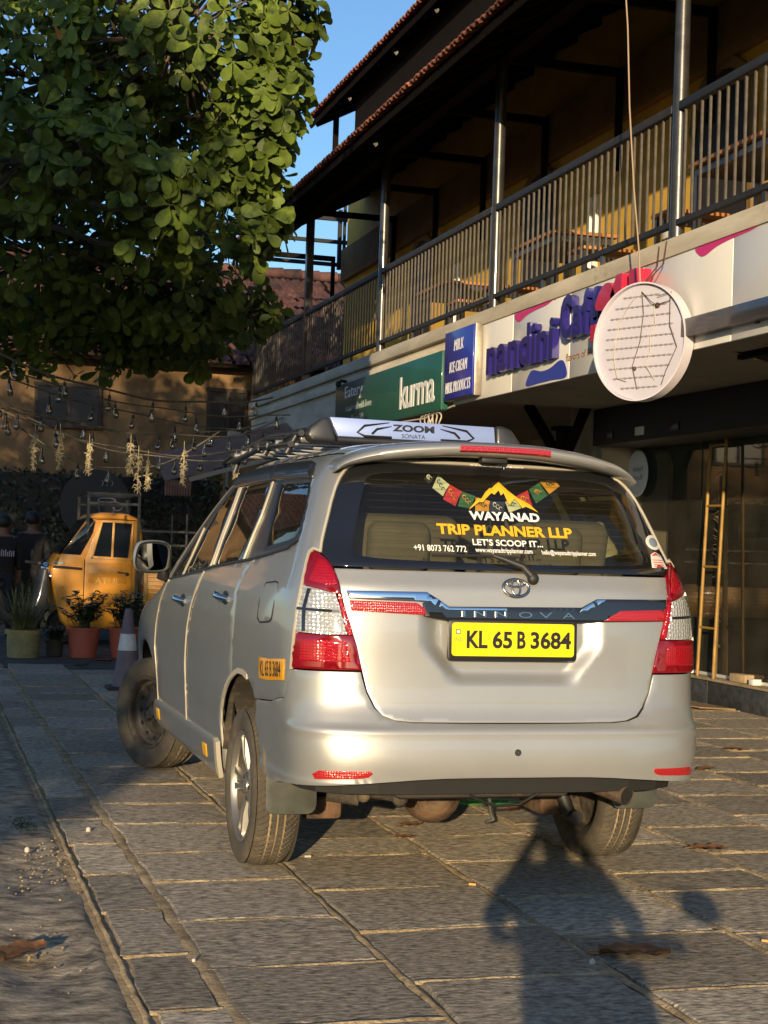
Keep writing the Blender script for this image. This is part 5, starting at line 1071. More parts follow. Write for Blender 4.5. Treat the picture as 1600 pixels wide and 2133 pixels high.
FEND = [(-4.452, 1.112), (-4.512, 1.082), (-4.667, .985), (-4.777, .863), (-4.847, .732), (-4.877, .582), (-4.880, .42)]+FARCH+[(-5.85, .40), (-6.05, .45), (-6.07, .60), (-6.05, .72), (-5.95, .84), (-5.7, .93), (-5.4, .985), (-5.1, 1.03), (-4.8, 1.062), (-4.62, 1.085)]
for nm, poly, kw in (('quarter_panel', QUART, dict(disp=side_d)), ('rear_door', RDOOR, dict(disp=side_d)), ('front_door', FDOOR, dict(disp=side_d)), ('front_fender', FEND, {})):
    o = patch(nm, poly, M_paint, CAR, step=.03, edge=.004, **kw); patch(nm, mir(poly), M_paint, CAR, step=.04, edge=.004, **kw)
q = MB(); strip(q, dense([(-3.484, 1.19), (-3.566, 1.10), (-3.661, 1.005), (-3.732, .901), (-3.785, .772), (-3.881, .599), (-3.899, .495), (-3.906, .44)], 6), .013, -.002, .006); q.build('door_edge', M_edge, CAR, smooth=40)  # pale raised strip along the door edge
q = MB(); strip(q, dense([(-4.446, 1.115), (-4.506, 1.085), (-4.661, .985), (-4.771, .863), (-4.841, .732), (-4.871, .582), (-4.872, .42)], 6), .011, -.002, .006); q.build('door_edge', M_edge, CAR, smooth=40)
q = MB(); strip(q, dense(ARCH[2:]+[(-2.975, .43)], 4), .022, -.006, .008); q.build('arch_lip', M_edge, CAR, smooth=40)
# sill with yellow reflectors
SILL = [(-3.0, .44), (-4.9, .44), (-4.98, .40), (-4.98, .33), (-4.85, .30), (-3.05, .285), (-2.985, .33)]
for p in (SILL, mir(SILL)): sl_ = patch('side_skirt', p, M_paint, CAR, off=.022, thick=.05, step=.03, edge=.008)
M_yel = mat('yellow_reflective_tape', (.75, .40, .01), .4)
for s0 in (-3.25, -4.72): patch('yellow_reflector', [(s0, .345), (s0-.10, .347), (s0-.10, .405), (s0, .403)], M_yel, CAR, off=.026, thick=.004, step=.03, edge=.001)
q = MB(); strip(q, dense([(-2.985, .46), (-2.985, .30)], 4), .05, .012, .02); q.build('skirt_end', M_edge, CAR, smooth=40)
# greenhouse
TOPL = [(-2.58, 1.672), (-3.0, 1.668), (-3.35, 1.645), (-3.6, 1.585), (-3.85, 1.50), (-4.08, 1.385), (-4.27, 1.27), (-4.43, 1.155)]
q0 = [(-2.36, 1.322), (-2.05, 1.351), (-1.80, 1.372), (-1.70, 1.388), (-1.68, 1.42), (-1.72, 1.50), (-1.80, 1.585), (-2.42, 1.590)]
GLR = [(-2.74, 1.262), (-3.28, 1.226), (-3.255, 1.30), (-3.20, 1.45), (-3.16, 1.60), (-2.60, 1.620), (-2.64, 1.45)]
GLF = [(-3.42, 1.214), (-4.02, 1.165), (-3.90, 1.30), (-3.80, 1.40), (-3.70, 1.475), (-3.56, 1.545), (-3.40, 1.595), (-3.30, 1.60), (-3.35, 1.42)]
GLV = [(-4.07, 1.160), (-4.34, 1.140), (-4.18, 1.25), (-3.96, 1.375), (-3.87, 1.42)]
BELT = [(-2.53, 1.266), (-3.325, 1.216), (-3.48, 1.198), (-4.036, 1.155), (-4.193, 1.144), (-4.42, 1.128)]
band = [(-1.575, 1.385)]  # black window band
BAND = QW[:1]+QW[1:]+TOPL[1:]+BELT[::-1]
for f_ in (lambda p: p, mir):
    wb = patch('side_window', f_(BAND), M_band, CAR, off=-.004, thick=.005, step=.04, holes=[f_(q0), f_(GLR), f_(GLF), f_(GLV)], edge=.001)
    for g_ in (q0, GLR, GLF, GLV): patch('pane', f_(g_), M_sideglass, wb, off=-.006, thick=.001, step=.06, edge=0)
    for a in ([(-2.565, 1.60), (-2.60, 1.45), (-2.695, 1.262)], [(-3.26, 1.60), (-3.305, 1.42), (-3.365, 1.212)], [(-3.225, 1.60), (-3.26, 1.45), (-3.315, 1.226)], [(-3.86, 1.40), (-4.045, 1.155)]): q = MB(); strip(q, dense(f_(a), 5), .017, -.003, .008); q.build('window_post', M_edge, wb, smooth=40)
    q = MB(); strip(q, dense(f_([(-1.60, 1.352), (-1.854, 1.332), (-2.5, 1.268), (-3.325, 1.214), (-3.48, 1.196), (-4.036, 1.152), (-4.42, 1.124)]), 5), .010, .0, .005); q.build('belt_moulding', M_trim, wb)
    q = MB(); strip(q, dense(f_([(-4.47, 1.13), (-4.30, 1.265), (-4.10, 1.385), (-3.87, 1.502), (-3.62, 1.590), (-3.37, 1.652)]), 5), .045, -.012, .012); q.build('roof_pillar', M_paint, wb, smooth=40)
    for a in ([(-1.72, 1.60), (-2.57, 1.612), (-2.575, 1.690), (-2.05, 1.680), (-1.76, 1.668)], [(-2.59, 1.612), (-3.35, 1.590), (-3.42, 1.630), (-3.30, 1.672), (-2.98, 1.685), (-2.59, 1.690)]): patch('rain_visor', f_(a), M_visor, wb, off=.022, thick=.02, step=.03, edge=.010)
M_farview = mat('pale_view_standin', (.62, .58, .36), .9)
for g_ in ([(1.70, 1.40), (2.36, 1.33), (2.42, 1.58), (1.80, 1.575)], [(2.74, 1.27), (3.1, 1.245), (3.02, 1.60), (2.62, 1.615)]): patch('bright_view_panel', g_, M_farview, CAR, off=-.035, thick=.002, step=.06, edge=0)  # added pale panels stand in for the bright view through the far windows
# roof, windscreen, bonnet, nose: grids round the front half
def outline(t, k):
    """closed half outline left side, k 0..1 rear centre to front centre"""
    yc = float(Rt(t)+Lt(t)); yf = float(Ft(t)); LF = min(float(LFt(t)), (yf-yc)*.6); ycf = yf-LF
    if k <= .3: return S(-2*k/.3, t)
    if k <= .65: return S(-(2+(ycf-yc)*(k-.3)/.35), t)
    ps = (k-.65)/.35*PI/2; n = NF; sn, cs = math.sin(ps), math.cos(ps); rho = (sn**n+max(cs, 0)**n)**(1/n); y = ycf+LF*sn/rho; x = float(Wt(t))*cs/rho*float(taper(y)); return np.array((-x, y, float(Zt(t))))
def shell(name, ts, ks, m, parent, mi=0, back=False):
    q = MB(); g = [[outline(t, k) for k in ks] for t in ts]; nk = len(ks); half = np.array(g).reshape(-1, 3); q.add(half, [(j*nk+i, j*nk+i+1, (j+1)*nk+i+1, (j+1)*nk+i) for j in range(len(ts)-1) for i in range(nk-1)])
    q.add(half*np.array([-1, 1, 1]), [(j*nk+i+1, j*nk+i, (j+1)*nk+i, (j+1)*nk+i+1) for j in range(len(ts)-1) for i in range(nk-1)])
    me = bpy.data.meshes.new(name); me.from_pydata(q.v, [], q.f); me.materials.append(m); bm = bmesh.new(); bm.from_mesh(me); bmesh.ops.remove_doubles(bm, verts=bm.verts, dist=1e-4); bmesh.ops.recalc_face_normals(bm, faces=bm.faces); bm.to_mesh(me); bm.free(); me.shade_smooth(); return link(name, me, parent)
ks_all = np.concatenate([np.linspace(0, .3, 22), np.linspace(.3, .65, 14)[1:], np.linspace(.65, 1, 22)[1:]])
shell('roof', np.concatenate([np.linspace(1.735, 2.0, 9), np.linspace(2.0, 2.4, 8)[1:]]), ks_all, M_paint, CAR)
shell('roof_side', np.linspace(1.692, 1.735, 4), np.concatenate([np.linspace(.43, .65, 10), np.linspace(.65, 1, 14)[1:]]), M_paint, CAR)
shell('windscreen', np.linspace(1.10, 1.692, 10), np.linspace(.72, 1, 14), M_sideglass, CAR)
shell('bonnet', np.linspace(.93, 1.10, 8), np.linspace(.665, 1, 20), M_paint, CAR); shell('front_bumper', np.linspace(.30, .93, 12), np.linspace(.80, 1, 14), M_paint, CAR)
q = MB()
for x, y, tt in ((-2.575, 0, 0),): strip(q, dense([(-2.585, 1.69), (-2.585, 1.735), (-2.56, 1.80)], 4), .006, .0, .002)
q.build('roof_seam', M_gap, CAR)
# inner dark liner closes the panel gaps; cabin floor, seats, dashboard
q = MB(); pts = [[outline(t, k)*np.array([1, 1, 1]) for k in ks_all[::2]] for t in np.linspace(.42, 1.10, 8)]
def shrink(p): return np.array((p[0]*.955, (p[1]-1.35)*.965+1.35, p[2]))
LK = [k for k in ks_all[::2] if not (0.30 < k < .40 and False)]
for side in (1, -1):
    for j in range(7):
        for i in range(len(pts[0])-1):
            a, b, c, d = [shrink(pts[jj][ii]) for jj, ii in ((j, i), (j, i+1), (j+1, i+1), (j+1, i))]; cy = (a[1]+c[1])/2; cz = (a[2]+c[2])/2
            if any(abs(cy-wy) < .56 and cz < .86 for wy in (0, 2.75)) : continue
            q.add([v*np.array([side, 1, 1]) for v in (a, b, c, d)], [(0, 1, 2, 3)])
q.build('inner_panel', M_gap, CAR)
box_ob('cabin_floor', (-.78, .78, -.70, 2.6, .50, .56), M_cabin, CAR); box_ob('load_floor', (-.70, .70, -.74, -.30, .56, .84), M_cabin, CAR)
def seat_ob(x, y, w, z0=.56, head=True, hz=1.32):
    q = MB(); q.box(x-w/2, x+w/2, y-.05, y+.45, z0+.22, z0+.40); s = q.build('seat', M_seatf, CAR, bevel=.05, seg=3)
    q = MB(); q.box(-w/2, w/2, -.07, .07, 0, .58, M=T(x, y-.02, z0+.34) @ R(.22, 'X')); q.build('backrest', M_seatf, s, bevel=.05, seg=3)
    if head:
        for hx in ([x] if w < .8 else [x-w*.3, x+w*.3]): q = MB(); q.box(-.13, .13, -.05, .05, 0, .20, M=T(hx, y-.20, hz) @ R(.12, 'X')); q.build('headrest', M_seatf if w < .8 else M_cabin, s, bevel=.045, seg=3)
seat_ob(-.36, 1.55, .5, hz=1.36); seat_ob(.36, 1.55, .5, hz=1.36); seat_ob(-.36, .65, .5, hz=1.34); seat_ob(.36, .65, .5, hz=1.34); seat_ob(-.33, -.22, .55, hz=1.24); seat_ob(.33, -.22, .55, hz=1.24)
box_ob('dashboard', (-.78, .78, 2.15, 2.65, .62, 1.08), M_cabin, CAR, bevel=.08)
q = MB(); q.tube([Vector((.36, 2.05, 1.04))+Vector((.18*math.cos(a), .06*math.sin(a), .17*math.sin(a))) for a in np.linspace(0, 2*PI, 25)], .016, 8, cap=False); q.build('steering_wheel', M_cabin, CAR, smooth=60)
# prayer flags strung inside the rear screen
M_fl = {k: mat('flag_'+k, c, .8) for k, c in dict(white=(.58, .60, .52), red=(.50, .03, .05), green=(.03, .13, .07), yellow=(.60, .28, .03), navy=(.02, .025, .09), black=(.02, .02, .03)).items()}
FL = [('black', [(-.285, 1.610), (-.255, 1.637), (-.235, 1.620), (-.266, 1.590)]), ('white', [(-.219, 1.631), (-.182, 1.591), (-.219, 1.544), (-.256, 1.575)]), ('red', [(-.181, 1.592), (-.136, 1.566), (-.175, 1.507), (-.221, 1.532)]), ('green', [(-.136, 1.566), (-.084, 1.550), (-.112, 1.500), (-.165, 1.507)]),
      ('yellow', [(-.084, 1.547), (-.027, 1.533), (-.038, 1.493), (-.096, 1.491)]), ('navy', [(-.027, 1.533), (.035, 1.532), (.026, 1.486), (-.036, 1.487)]), ('white', [(.037, 1.532), (.088, 1.556), (.100, 1.510), (.045, 1.490)]), ('red', [(.089, 1.557), (.145, 1.582), (.150, 1.520), (.103, 1.523)]), ('green', [(.150, 1.585), (.205, 1.617), (.226, 1.566), (.167, 1.531)]), ('yellow', [(.207, 1.623), (.270, 1.640), (.290, 1.606), (.234, 1.571)])]
FLG = thing('prayer_flags', 'string of small coloured prayer flags hanging inside the rear window of the van', 'flags', (0, -.62, 1.6))
FLG.parent = None
for i, (c, pts) in enumerate(FL):
    q = MB(); P = [Vector(S(s_of_x(np.array(x), t), np.array(t)))+Vector((0, .010, -.004)) for x, t in pts]
    Q = [P[0], P[0]*.5+P[1]*.5+Vector((0, .004, 0)), P[1], P[1]*.5+P[2]*.5+Vector((0, .006, 0)), P[2], P[2]*.5+P[3]*.5+Vector((0, -.002, 0)), P[3], P[3]*.5+P[0]*.5]
    q.add(Q+[p+Vector((0, .0015, 0)) for p in Q], [tuple(range(8)), tuple(range(15, 7, -1))]+[(j, (j+1) % 8, 8+(j+1) % 8, 8+j) for j in range(8)]); o = wl(q.build('flag', M_fl[c]), FLG)
    cen = (P[0]+P[1]+P[2]+P[3])/4; u = (P[1]-P[0]); q = MB(); mk = {'white': 'green', 'red': 'yellow', 'green': 'yellow', 'yellow': 'black', 'navy': 'white', 'black': 'white'}[c]
    for k in range(3):
        a = cen+u*(-.22+.2*k)+Vector((0, -.0045, .010-.008*k)); q.tube([a+Vector((.006*math.cos(w_), 0, .008*math.sin(w_))) for w_ in np.linspace(.4, 5.2, 8)], .0016, 5)
    o2 = q.build('flag_print', M_fl[mk]); o2.parent = o; o2.matrix_parent_inverse = Matrix.Translation(FLG.location).inverted() if False else Matrix.Identity(4)
# spoiler
zt = ktab((0, 1.752), (.15, 1.750), (.32, 1.737), (.45, 1.718), (.54, 1.695), (.60, 1.668), (.632, 1.642)); q = MB(); xs_ = np.concatenate([-np.linspace(.632, .0, 26), np.linspace(0, .632, 26)[1:]])
prof_ = lambda k: [(.36, .012), (.20, .018), (.06, .010), (.0, -.002), (-.016, -.012), (-.018, -.024), (-.006, -.040), (.03, -.050), (.10, -.052), (.30, -.045)]
vs = []
for x in xs_:
    a = abs(x)/.632; th = 1-.55*a**6; y0 = -.655+.09*a**3
    for dy, dz in prof_(a): vs.append((x, y0+dy*(1 if dy < .1 else 1-.25*a), float(zt(abs(x)))+dz*th))
n = 10; k = len(xs_); q.add(vs, [(i*n+j, i*n+j+1, (i+1)*n+j+1, (i+1)*n+j) for i in range(k-1) for j in range(n-1)]+[(i*n+n-1, i*n, (i+1)*n, (i+1)*n+n-1) for i in range(k-1)]+[tuple(range(n)), tuple((k-1)*n+j for j in range(n))[::-1]])
sp = q.build('spoiler', M_paint, CAR, smooth=50)
q = MB(); vs = []
xb = np.linspace(-.165, .215, 14)
for x in xb: vs += [(x, -.655-.0215, float(zt(abs(x)))-.010), (x, -.655-.0235, float(zt(abs(x)))-.030), (x, -.655-.010, float(zt(abs(x)))-.036)]
q.add(vs, [(3*i+j, 3*i+j+1, 3*i+4+j, 3*i+3+j) for i in range(13) for j in range(2)]); q.build('brake_light', M_refl, sp)
q = MB(); q.box(-.05, .06, -.61, -.56, 1.680, 1.703); q.build('washer_housing', M_trim, sp, bevel=.008)
# fuel flap, handles, side number, mirror
FF = [(-2.169, 1.176), (-2.03, 1.186), (-1.955, 1.180), (-1.925, 1.150), (-1.922, 1.09), (-1.95, 1.045), (-2.02, 1.030), (-2.150, 1.020), (-2.20, 1.035), (-2.205, 1.12)]
patch('fuel_flap', FF, M_paint, CAR, off=.0045, thick=.006, step=.02, edge=.003); q = MB(); strip(q, dense(FF+FF[:1], 3), .006, .0012, .002); q.build('flap_seam', M_gap, CAR)
KLP = [(-2.141, .884), (-1.402, .904), (-1.418, .825), (-2.149, .801)]; ks_ = patch('number_sticker', KLP, M_plate2, CAR, off=.004, thick=.003, step=.03, edge=.0005)
v, f = text_geo('KL 65 B 3684', .005, .5); u = v[:, 0]/v[:, 0].max(); w = v[:, 1]/v[:, 1].max(); sg_ = np.linspace(-2.25, -1.35, 200); yy_ = S(sg_, np.full(200, .85))[:, 1]; ss = np.interp(-.362-(.652-.362)*u, yy_[::-1], sg_[::-1]) if yy_[0] > yy_[-1] else np.interp(-.362-(.652-.362)*u, yy_, sg_); tt = (.813+.020*u)+(.060)*w
P = S(ss, tt)+Nrm(ss, tt)*(.0042+(v[:, 2:3]+.5)*.001); q = MB(); q.add(P, f); q.build('registration', M_ink, ks_)
for s0, t0 in ((-2.735, 1.085), (-3.80, 1.030)):
    q = MB(); X = [Vector(S(s0-.02-i*.045, t0+.004*i))+Vector(Nrm(np.array(s0), np.array(t0)))*d for i, d in enumerate((.004, .034, .040, .034, .004))]; q.tube(X, [.012, .016, .017, .016, .012], 10); q.build('door_handle', M_chr, CAR, smooth=60)
    c = Vector(S(s0-.10, t0)); q = MB(); q.ball(c, (.006, .075, .035), 16); q.build('handle_recess', M_trim, CAR, smooth=60)
def mirror(sg):
    c = Vector((sg*.93, 2.15, 1.235)); k_ = .80; t = R(sg*-.16, 'Z') @ R(.14, 'X'); q = MB()
    out = [(x*k_, z*.92) for x, z in smooth_closed([(-.125, -.05), (-.115, .06), (-.06, .092), (.06, .092), (.115, .06), (.118, -.03), (.09, -.085), (-.06, -.092)], 4)]; n = len(out)
    vs = []; Mm = T(*c) @ t
    for yy, k in ((0, 1.0), (.012, 1.05), (.06, .98), (.11, .70), (.13, .25)): vs += [Mm @ Vector((x*k, yy, z*k)) for x, z in out]
    q.add(vs, [(i*n+j, i*n+(j+1) % n, (i+1)*n+(j+1) % n, (i+1)*n+j) for i in range(4) for j in range(n)]+[tuple(4*n+j for j in range(n))]); mo = q.build('side_mirror', M_paint, CAR, smooth=60)
    q = MB(); q.add([Mm @ Vector((x*.97, .004, z*.97)) for x, z in out]+[Mm @ Vector((x*.86, .008, z*.84)) for x, z in out], [(j, (j+1) % n, n+(j+1) % n, n+j) for j in range(n)]); q.build('mirror_surround', M_trim, mo)
    q = MB(); q.add([Mm @ Vector((x*.86, .007, z*.84)) for x, z in out], [tuple(range(n))]); q.build('mirror_glass', mat('mirror_glass', (.16, .17, .18), .03, metal=1.0), mo)
    q = MB(); q.tube([c+Vector((-sg*.07, .05, -.07)), c+Vector((-sg*.06, .06, -.10)), c+Vector((-sg*.09, .07, -.10))], [.03, .035, .04], 8); q.build('mirror_arm', M_trim, mo, smooth=60)
mirror(-1); mirror(1)
# ---- wheels
def tyre_mesh(R_, w, rim, tread=True):
    n = 480 if tread else 120; prof = [(rim, -w*.40), (rim+.012, -w*.455), (R_*.80, -w*.5), (R_*.92, -w*.485), (R_*.972, -w*.44)]; gro = (-.030, 0.0, .030); half = w*.44; xs_ = [-half]
    for g_ in gro: xs_ += [g_-.0052, g_-.0040, g_+.0040, g_+.0052]
    xs_ += [half]; fine = []
    for a, b in zip(xs_, xs_[1:]): k = max(1, int((b-a)/.009)); fine += [a+(b-a)*i/k for i in range(k)]
    fine.append(half); rows = [(r, x, 0) for r, x in prof]+[(None, x, 1) for x in fine]+[(r, -x, 0) for r, x in prof[::-1]]; V, deep = [], []
    for r, x, tr in rows:
        for j in range(n):
            a = 2*PI*j/n; rr = r; d = 0
            if tr:
                rr = R_-.030*(abs(x)/half)**3.2
                if any(abs(x-g_) <= .0045 for g_ in gro): d = 1
                else:
                    ph = (a*68/(2*PI)+(abs(x)*26*(1 if x > 0 else -1)+(.5 if x > 0 else 0))) % 1
                    if abs(x) > .034 and ph < .21: d = 1
                    elif .008 < abs(x) < .026 and ((ph+.4) % 1) < .15: d = 1
                rr -= .006*d
            V.append((rr*math.cos(a), rr*math.sin(a), x)); deep.append(d)
    k = len(rows); F, MI = [], []
    for i in range(k-1):
        for j in range(n):
            f = (i*n+j, i*n+(j+1) % n, (i+1)*n+(j+1) % n, (i+1)*n+j); F.append(f); MI.append(1 if sum(deep[x] for x in f) >= 3 else 0)
    return V, F, MI
def wheel(x, y, side, alloy, steer=0.0):
    Rr, w = .325, .205; rim = .225 if alloy else .205
    root = Matrix.Translation((x, y, Rr)) @ R(steer, 'Z') @ R(side*PI/2, 'Y') ; V, F, MI = tyre_mesh(Rr, w, rim, alloy)   # local +Z points outwards
    q = MB(); q.v = [tuple(root @ Vector(v)) for v in V]; q.f = F; q.mi = MI; wh_ = q.build('wheel', [M_tyre, M_dust], CAR, smooth=35)
    q = MB()
    q.lathe([(rim+.004, .082), (rim+.002, .092), (rim-.010, .092), (rim-.018, .080), (rim-.020, .066)], 64, root); br_ = MB(); br_.lathe([(rim-.020, .066), (rim-.024, -.07), (rim+.004, -.085)], 48, root); bk = MB(); bk.lathe([(rim-.020, .0), (.06, -.01), (.001, -.01)], 40, root)
    rm = q.build('rim', M_alloy if alloy else M_steelw, wh_, smooth=40); bk.build('brake_backing', M_under, rm); br_.build('barrel', M_steelw, rm, smooth=50)
    if alloy:
        q = MB()
        for k in range(5):
            for d in (-.17, .17):
                a = 2*PI*k/5+.3+d; b = 2*PI*k/5+.3+d*.75
                P = [(.05*math.cos(b), .05*math.sin(b), .060), (.12*math.cos(a), .12*math.sin(a), .074), ((rim-.01)*math.cos(a), (rim-.01)*math.sin(a), .078)]; tn = Vector((-math.sin(a), math.cos(a), 0)); vs = []
                for (px, py, pz), ww in zip(P, (.012, .013, .021)): vs += [Vector((px, py, pz-.035))-tn*ww*1.25, Vector((px, py, pz))-tn*ww*.7, Vector((px, py, pz))+tn*ww*.7, Vector((px, py, pz-.035))+tn*ww*1.25]
                q.add([root @ v for v in vs], [(4*i+j, 4*i+(j+1) % 4, 4*i+4+(j+1) % 4, 4*i+4+j) for i in range(2) for j in range(4)])
        q.lathe([(.078, .03), (.070, .060), (.055, .068), (.032, .066), (.030, .074), (.001, .078)], 30, root); q.build('spokes', M_alloy, rm, smooth=35)
        for k in range(5): a = 2*PI*(k+.5)/5+.3; q = MB(); q.lathe([(.009, .05), (.009, .072), (.001, .073)], 8, root @ T(.052*math.cos(a), .052*math.sin(a), 0)); q.build('wheel_nut', M_under, rm)
    else:
        q = MB(); q.lathe([(rim-.014, .05), (.165, .045), (.155, .03), (.130, .022), (.105, .030), (.075, .050), (.060, .048), (.045, .030), (.032, .030), (.030, .062), (.001, .066)], 40, root); q.build('wheel_disc', M_steelw, rm, smooth=35)
        q = MB()
        for k in range(12): a = 2*PI*k/12; q.lathe([(.001, .0), (.014, .0)], 10, root @ T(.150*math.cos(a), .150*math.sin(a), .0325) @ R(0, 'Z') @ Matrix.Diagonal((1, 1, 1, 1)))
        q.build('vent_hole', M_gap, rm)
        for k in range(5): a = 2*PI*k/5; q = MB(); q.lathe([(.010, .03), (.010, .062), (.001, .064)], 6, root @ T(.057*math.cos(a), .057*math.sin(a), 0)); q.build('wheel_nut', M_under, rm)
    return wh_
wheel(-.755, 0, -1, True); wheel(.755, 0, 1, True); wheel(-.775, 2.75, -1, False, math.radians(26)); wheel(.775, 2.75, 1, False, math.radians(26))
# wheel wells, underbody, axle, exhaust, mud flaps
for sg in (-1, 1):
    for wy, nm in ((0, 'rear'), (2.75, 'front')):
        q = MB(); A_ = np.linspace(.14, PI-.14, 15); ra = .43; q.add([(sg*xx, wy+ra*math.cos(a), .36+ra*math.sin(a)) for xx in (.845, .50) for a in A_], [(i, i+1, 16+i-0 if False else 15+i+1, 15+i) for i in range(14)]); q.add([(sg*.50, wy+ra*math.cos(a), .36+ra*math.sin(a)) for a in A_], [tuple(range(15))]); q.build('wheel_well', M_under, CAR, smooth=60)
    q = MB(); q.prism(rrect(.205, .24, .035), .008, basis((sg*.735, -.43, .40), (1, 0, 0), (0, .05, 1), (0, -1, .05))); q.build('mud_flap', M_flap, CAR, bevel=.003)
box_ob('underbody', (-.72, .72, -.50, 3.3, .41, .50), M_under, CAR); box_ob('rear_panel', (-.66, .66, -.80, -.50, .51, .58), M_under, CAR)
q = MB(); q.box(-.42, .30, -.78, -.40, .385, .47); q.build('rear_tank', M_under, CAR, bevel=.03)
q = MB(); q.tube([(-.66, 0, .30), (.66, 0, .30)], .045, 12); q.ball((-.02, -.02, .285), (.13, .14, .125), 18); q.tube([(-.02, .1, .3), (-.02, 1.4, .36)], .035, 8); q.build('rear_axle', M_rust, CAR, smooth=50)
q = MB(); q.tube([(.46, -.10, .50), (.57, -.16, .20)], .030, 12); q.tube([(.46, -.10, .52), (.515, -.13, .36)], .040, 12); q.lathe([(.001, -.03), (.03, -.03), (.03, .03), (.001, .03)], 12, T(.575, -.19, .205) @ R(PI/2, 'X')); q.build('shock_absorber', M_trim, CAR, smooth=50)
for a_, b_ in ((.44, .60), (-.60, -.44)): q = MB(); q.box(a_, b_, -.13, .13, .20, .30); q.build('spring_seat', M_rust, CAR, bevel=.02)
q = MB(); q.tube([(-.62, -.55, .39), (-.50, -.58, .375)], .042, 14); q.tube([(-.46, -.60, .40), (-.36, -.62, .385)], .034, 12); q.tube([(-.44, -.70, .405), (-.20, -.70, .40)], .016, 10); q.ball((-.50, -.64, .385), .030); q.ball((-.36, -.66, .375), .034); q.build('suspension_link', M_under, CAR, smooth=50)
q = MB(); q.tube([(.30, -.30, .46), (.36, -.55, .450), (.44, -.70, .425), (.505, -.85, .400)], [.034, .036, .038, .038], 16, cap=False); q.tube([(.50, -.84, .400), (.42, -.60, .444)], .032, 16, cap=True); ex_ = q.build('exhaust', M_rust, CAR, smooth=50)
q = MB(); q.tube([(.5035, -.846, .4010), (.501, -.840, .4025)], .0345, 16); q.build('tailpipe_bore', M_gap, ex_)
q = MB(); q.tube([(-.14, -.80, .47), (-.12, -.80, .40), (-.02, -.79, .36), (.08, -.79, .365), (.18, -.79, .42), (.22, -.80, .47)], .006, 6); q.build('loose_cable', M_trim, CAR, smooth=60)
q = MB(); q.tube([(.02, -.62, .38), (.02, -.64, .31), (.035, -.64, .28), (.0, -.64, .27)], .008, 6); q.build('tow_hook', M_flap, CAR, smooth=60)
# ---- roof rack
rk = box_ob('roof_rack', (-.50, .50, .60, .66, 1.80, 1.835), M_rack, CAR, bevel=.01)
for x in (-.50, .54):
    q = MB(); q.tube([(x, .58, 1.845), (x, 1.2, 1.865), (x, 1.95, 1.83), (x*1.03, 2.12, 1.775)], .015, 10)
    for y, zz in ((.66, 1.77), (1.15, 1.785), (1.9, 1.72)): q.tube([(x, y, 1.85), (x*1.09, y+.02, zz-.015)], [.012, .018], 8)
    q.build('side_rail', M_rack, rk, smooth=50); q = MB(); q.tube([(x*1.08, .62, 1.795), (x*1.09, 1.2, 1.81), (x*1.09, 1.95, 1.765)], .016, 8); q.build('side_rail', M_rack, rk, smooth=50)
for k, y in enumerate((.85, 1.05, 1.25, 1.45, 1.65, 1.85)): q = MB(); q.tube([(-.56, y, 1.812-.01*k/3), (.58, y, 1.812-.01*k/3)], .013, 8); q.build('cross_bar', M_rackbar, rk, smooth=50)
for x in (-.40, -.25, -.10, .06, .22, .38): q = MB(); q.tube([(x, .68, 1.826), (x, 1.9, 1.815)], .010, 6); q.build('long_bar', M_rackbar, rk, smooth=50)
q = MB(); q.prism([(-.335, 0), (.435, 0), (.430, .082), (-.375, .088)], .035, basis((0, .575, 1.832), (1, 0, .0), (0, .12, 1), (0, -1, .12))); bn = q.build('banner', M_ban, rk, bevel=.004)
for sg, x0 in ((-1, -.338), (1, .438)):
    pr = [(0, -.03), (.10 if sg > 0 else .12, -.03), (.135 if sg > 0 else .15, .0), (.08, .075), (.04, .088), (0, .088)] if sg > 0 else [(0, -.03), (.12, -.03), (.15, -.005), (.13, .04), (.07, .085), (.035, .088)]
    P_ = [(sg*x, z) for x, z in pr]; P_ = P_ if sg > 0 else P_[::-1]; q = MB(); q.prism(P_, .09, basis((x0, .60, 1.832), (1, 0, 0), (0, .12, 1), (0, -1, .12)) @ T(0, 0, -.03)); q.build('end_cap', M_rack, rk, bevel=.018, seg=3)
q = MB(); q.tube([(-.34, .545, 1.822), (.44, .545, 1.822)], .015, 10); q.build('lower_tube', M_rack, rk, smooth=50)
Mb = basis((0, .575, 1.832), (1, 0, 0), (0, .12, 1), (0, -1, .12)); q = MB(); text_flat(q, 'ZOOM', Mb @ T(-.075, .036, .0352), .205, .033, bold=.045, depth=.0012); text_flat(q, 'SONATA', Mb @ T(-.030, .006, .0352), .115, .020, bold=.0, depth=.0012); q.build('lettering', M_ink, rk)
q = MB()
for sg in (-1, 1):
    for pts in (((.13, .075), (.25, .055), (.285, .022), (.25, .006), (.12, .006)), ((.12, .058), (.19, .042), (.215, .018))):
        P_ = [Mb @ Vector((.04+sg*x, z, .0362)) for x, z in pts]; q = MB(); q.tube(P_, [.002]+[.006]*(len(P_)-1), 6); q.build('banner_stripe', M_ink, rk, smooth=60)
q = MB(); q.tube([(-.50, .9, 1.86), (-.44, .75, 1.875), (-.50, .66, 1.855), (-.53, .8, 1.83), (-.52, 1.3, 1.855)], .010, 6); q.build('lashing_strap', M_trim, rk, smooth=60); q = MB(); q.tube([(-.56, 1.9, 1.80), (-.58, 2.05, 1.765), (-.56, 2.15, 1.76), (-.50, 2.1, 1.79)], .011, 6); q.build('lashing_strap', M_trim, rk, smooth=60)
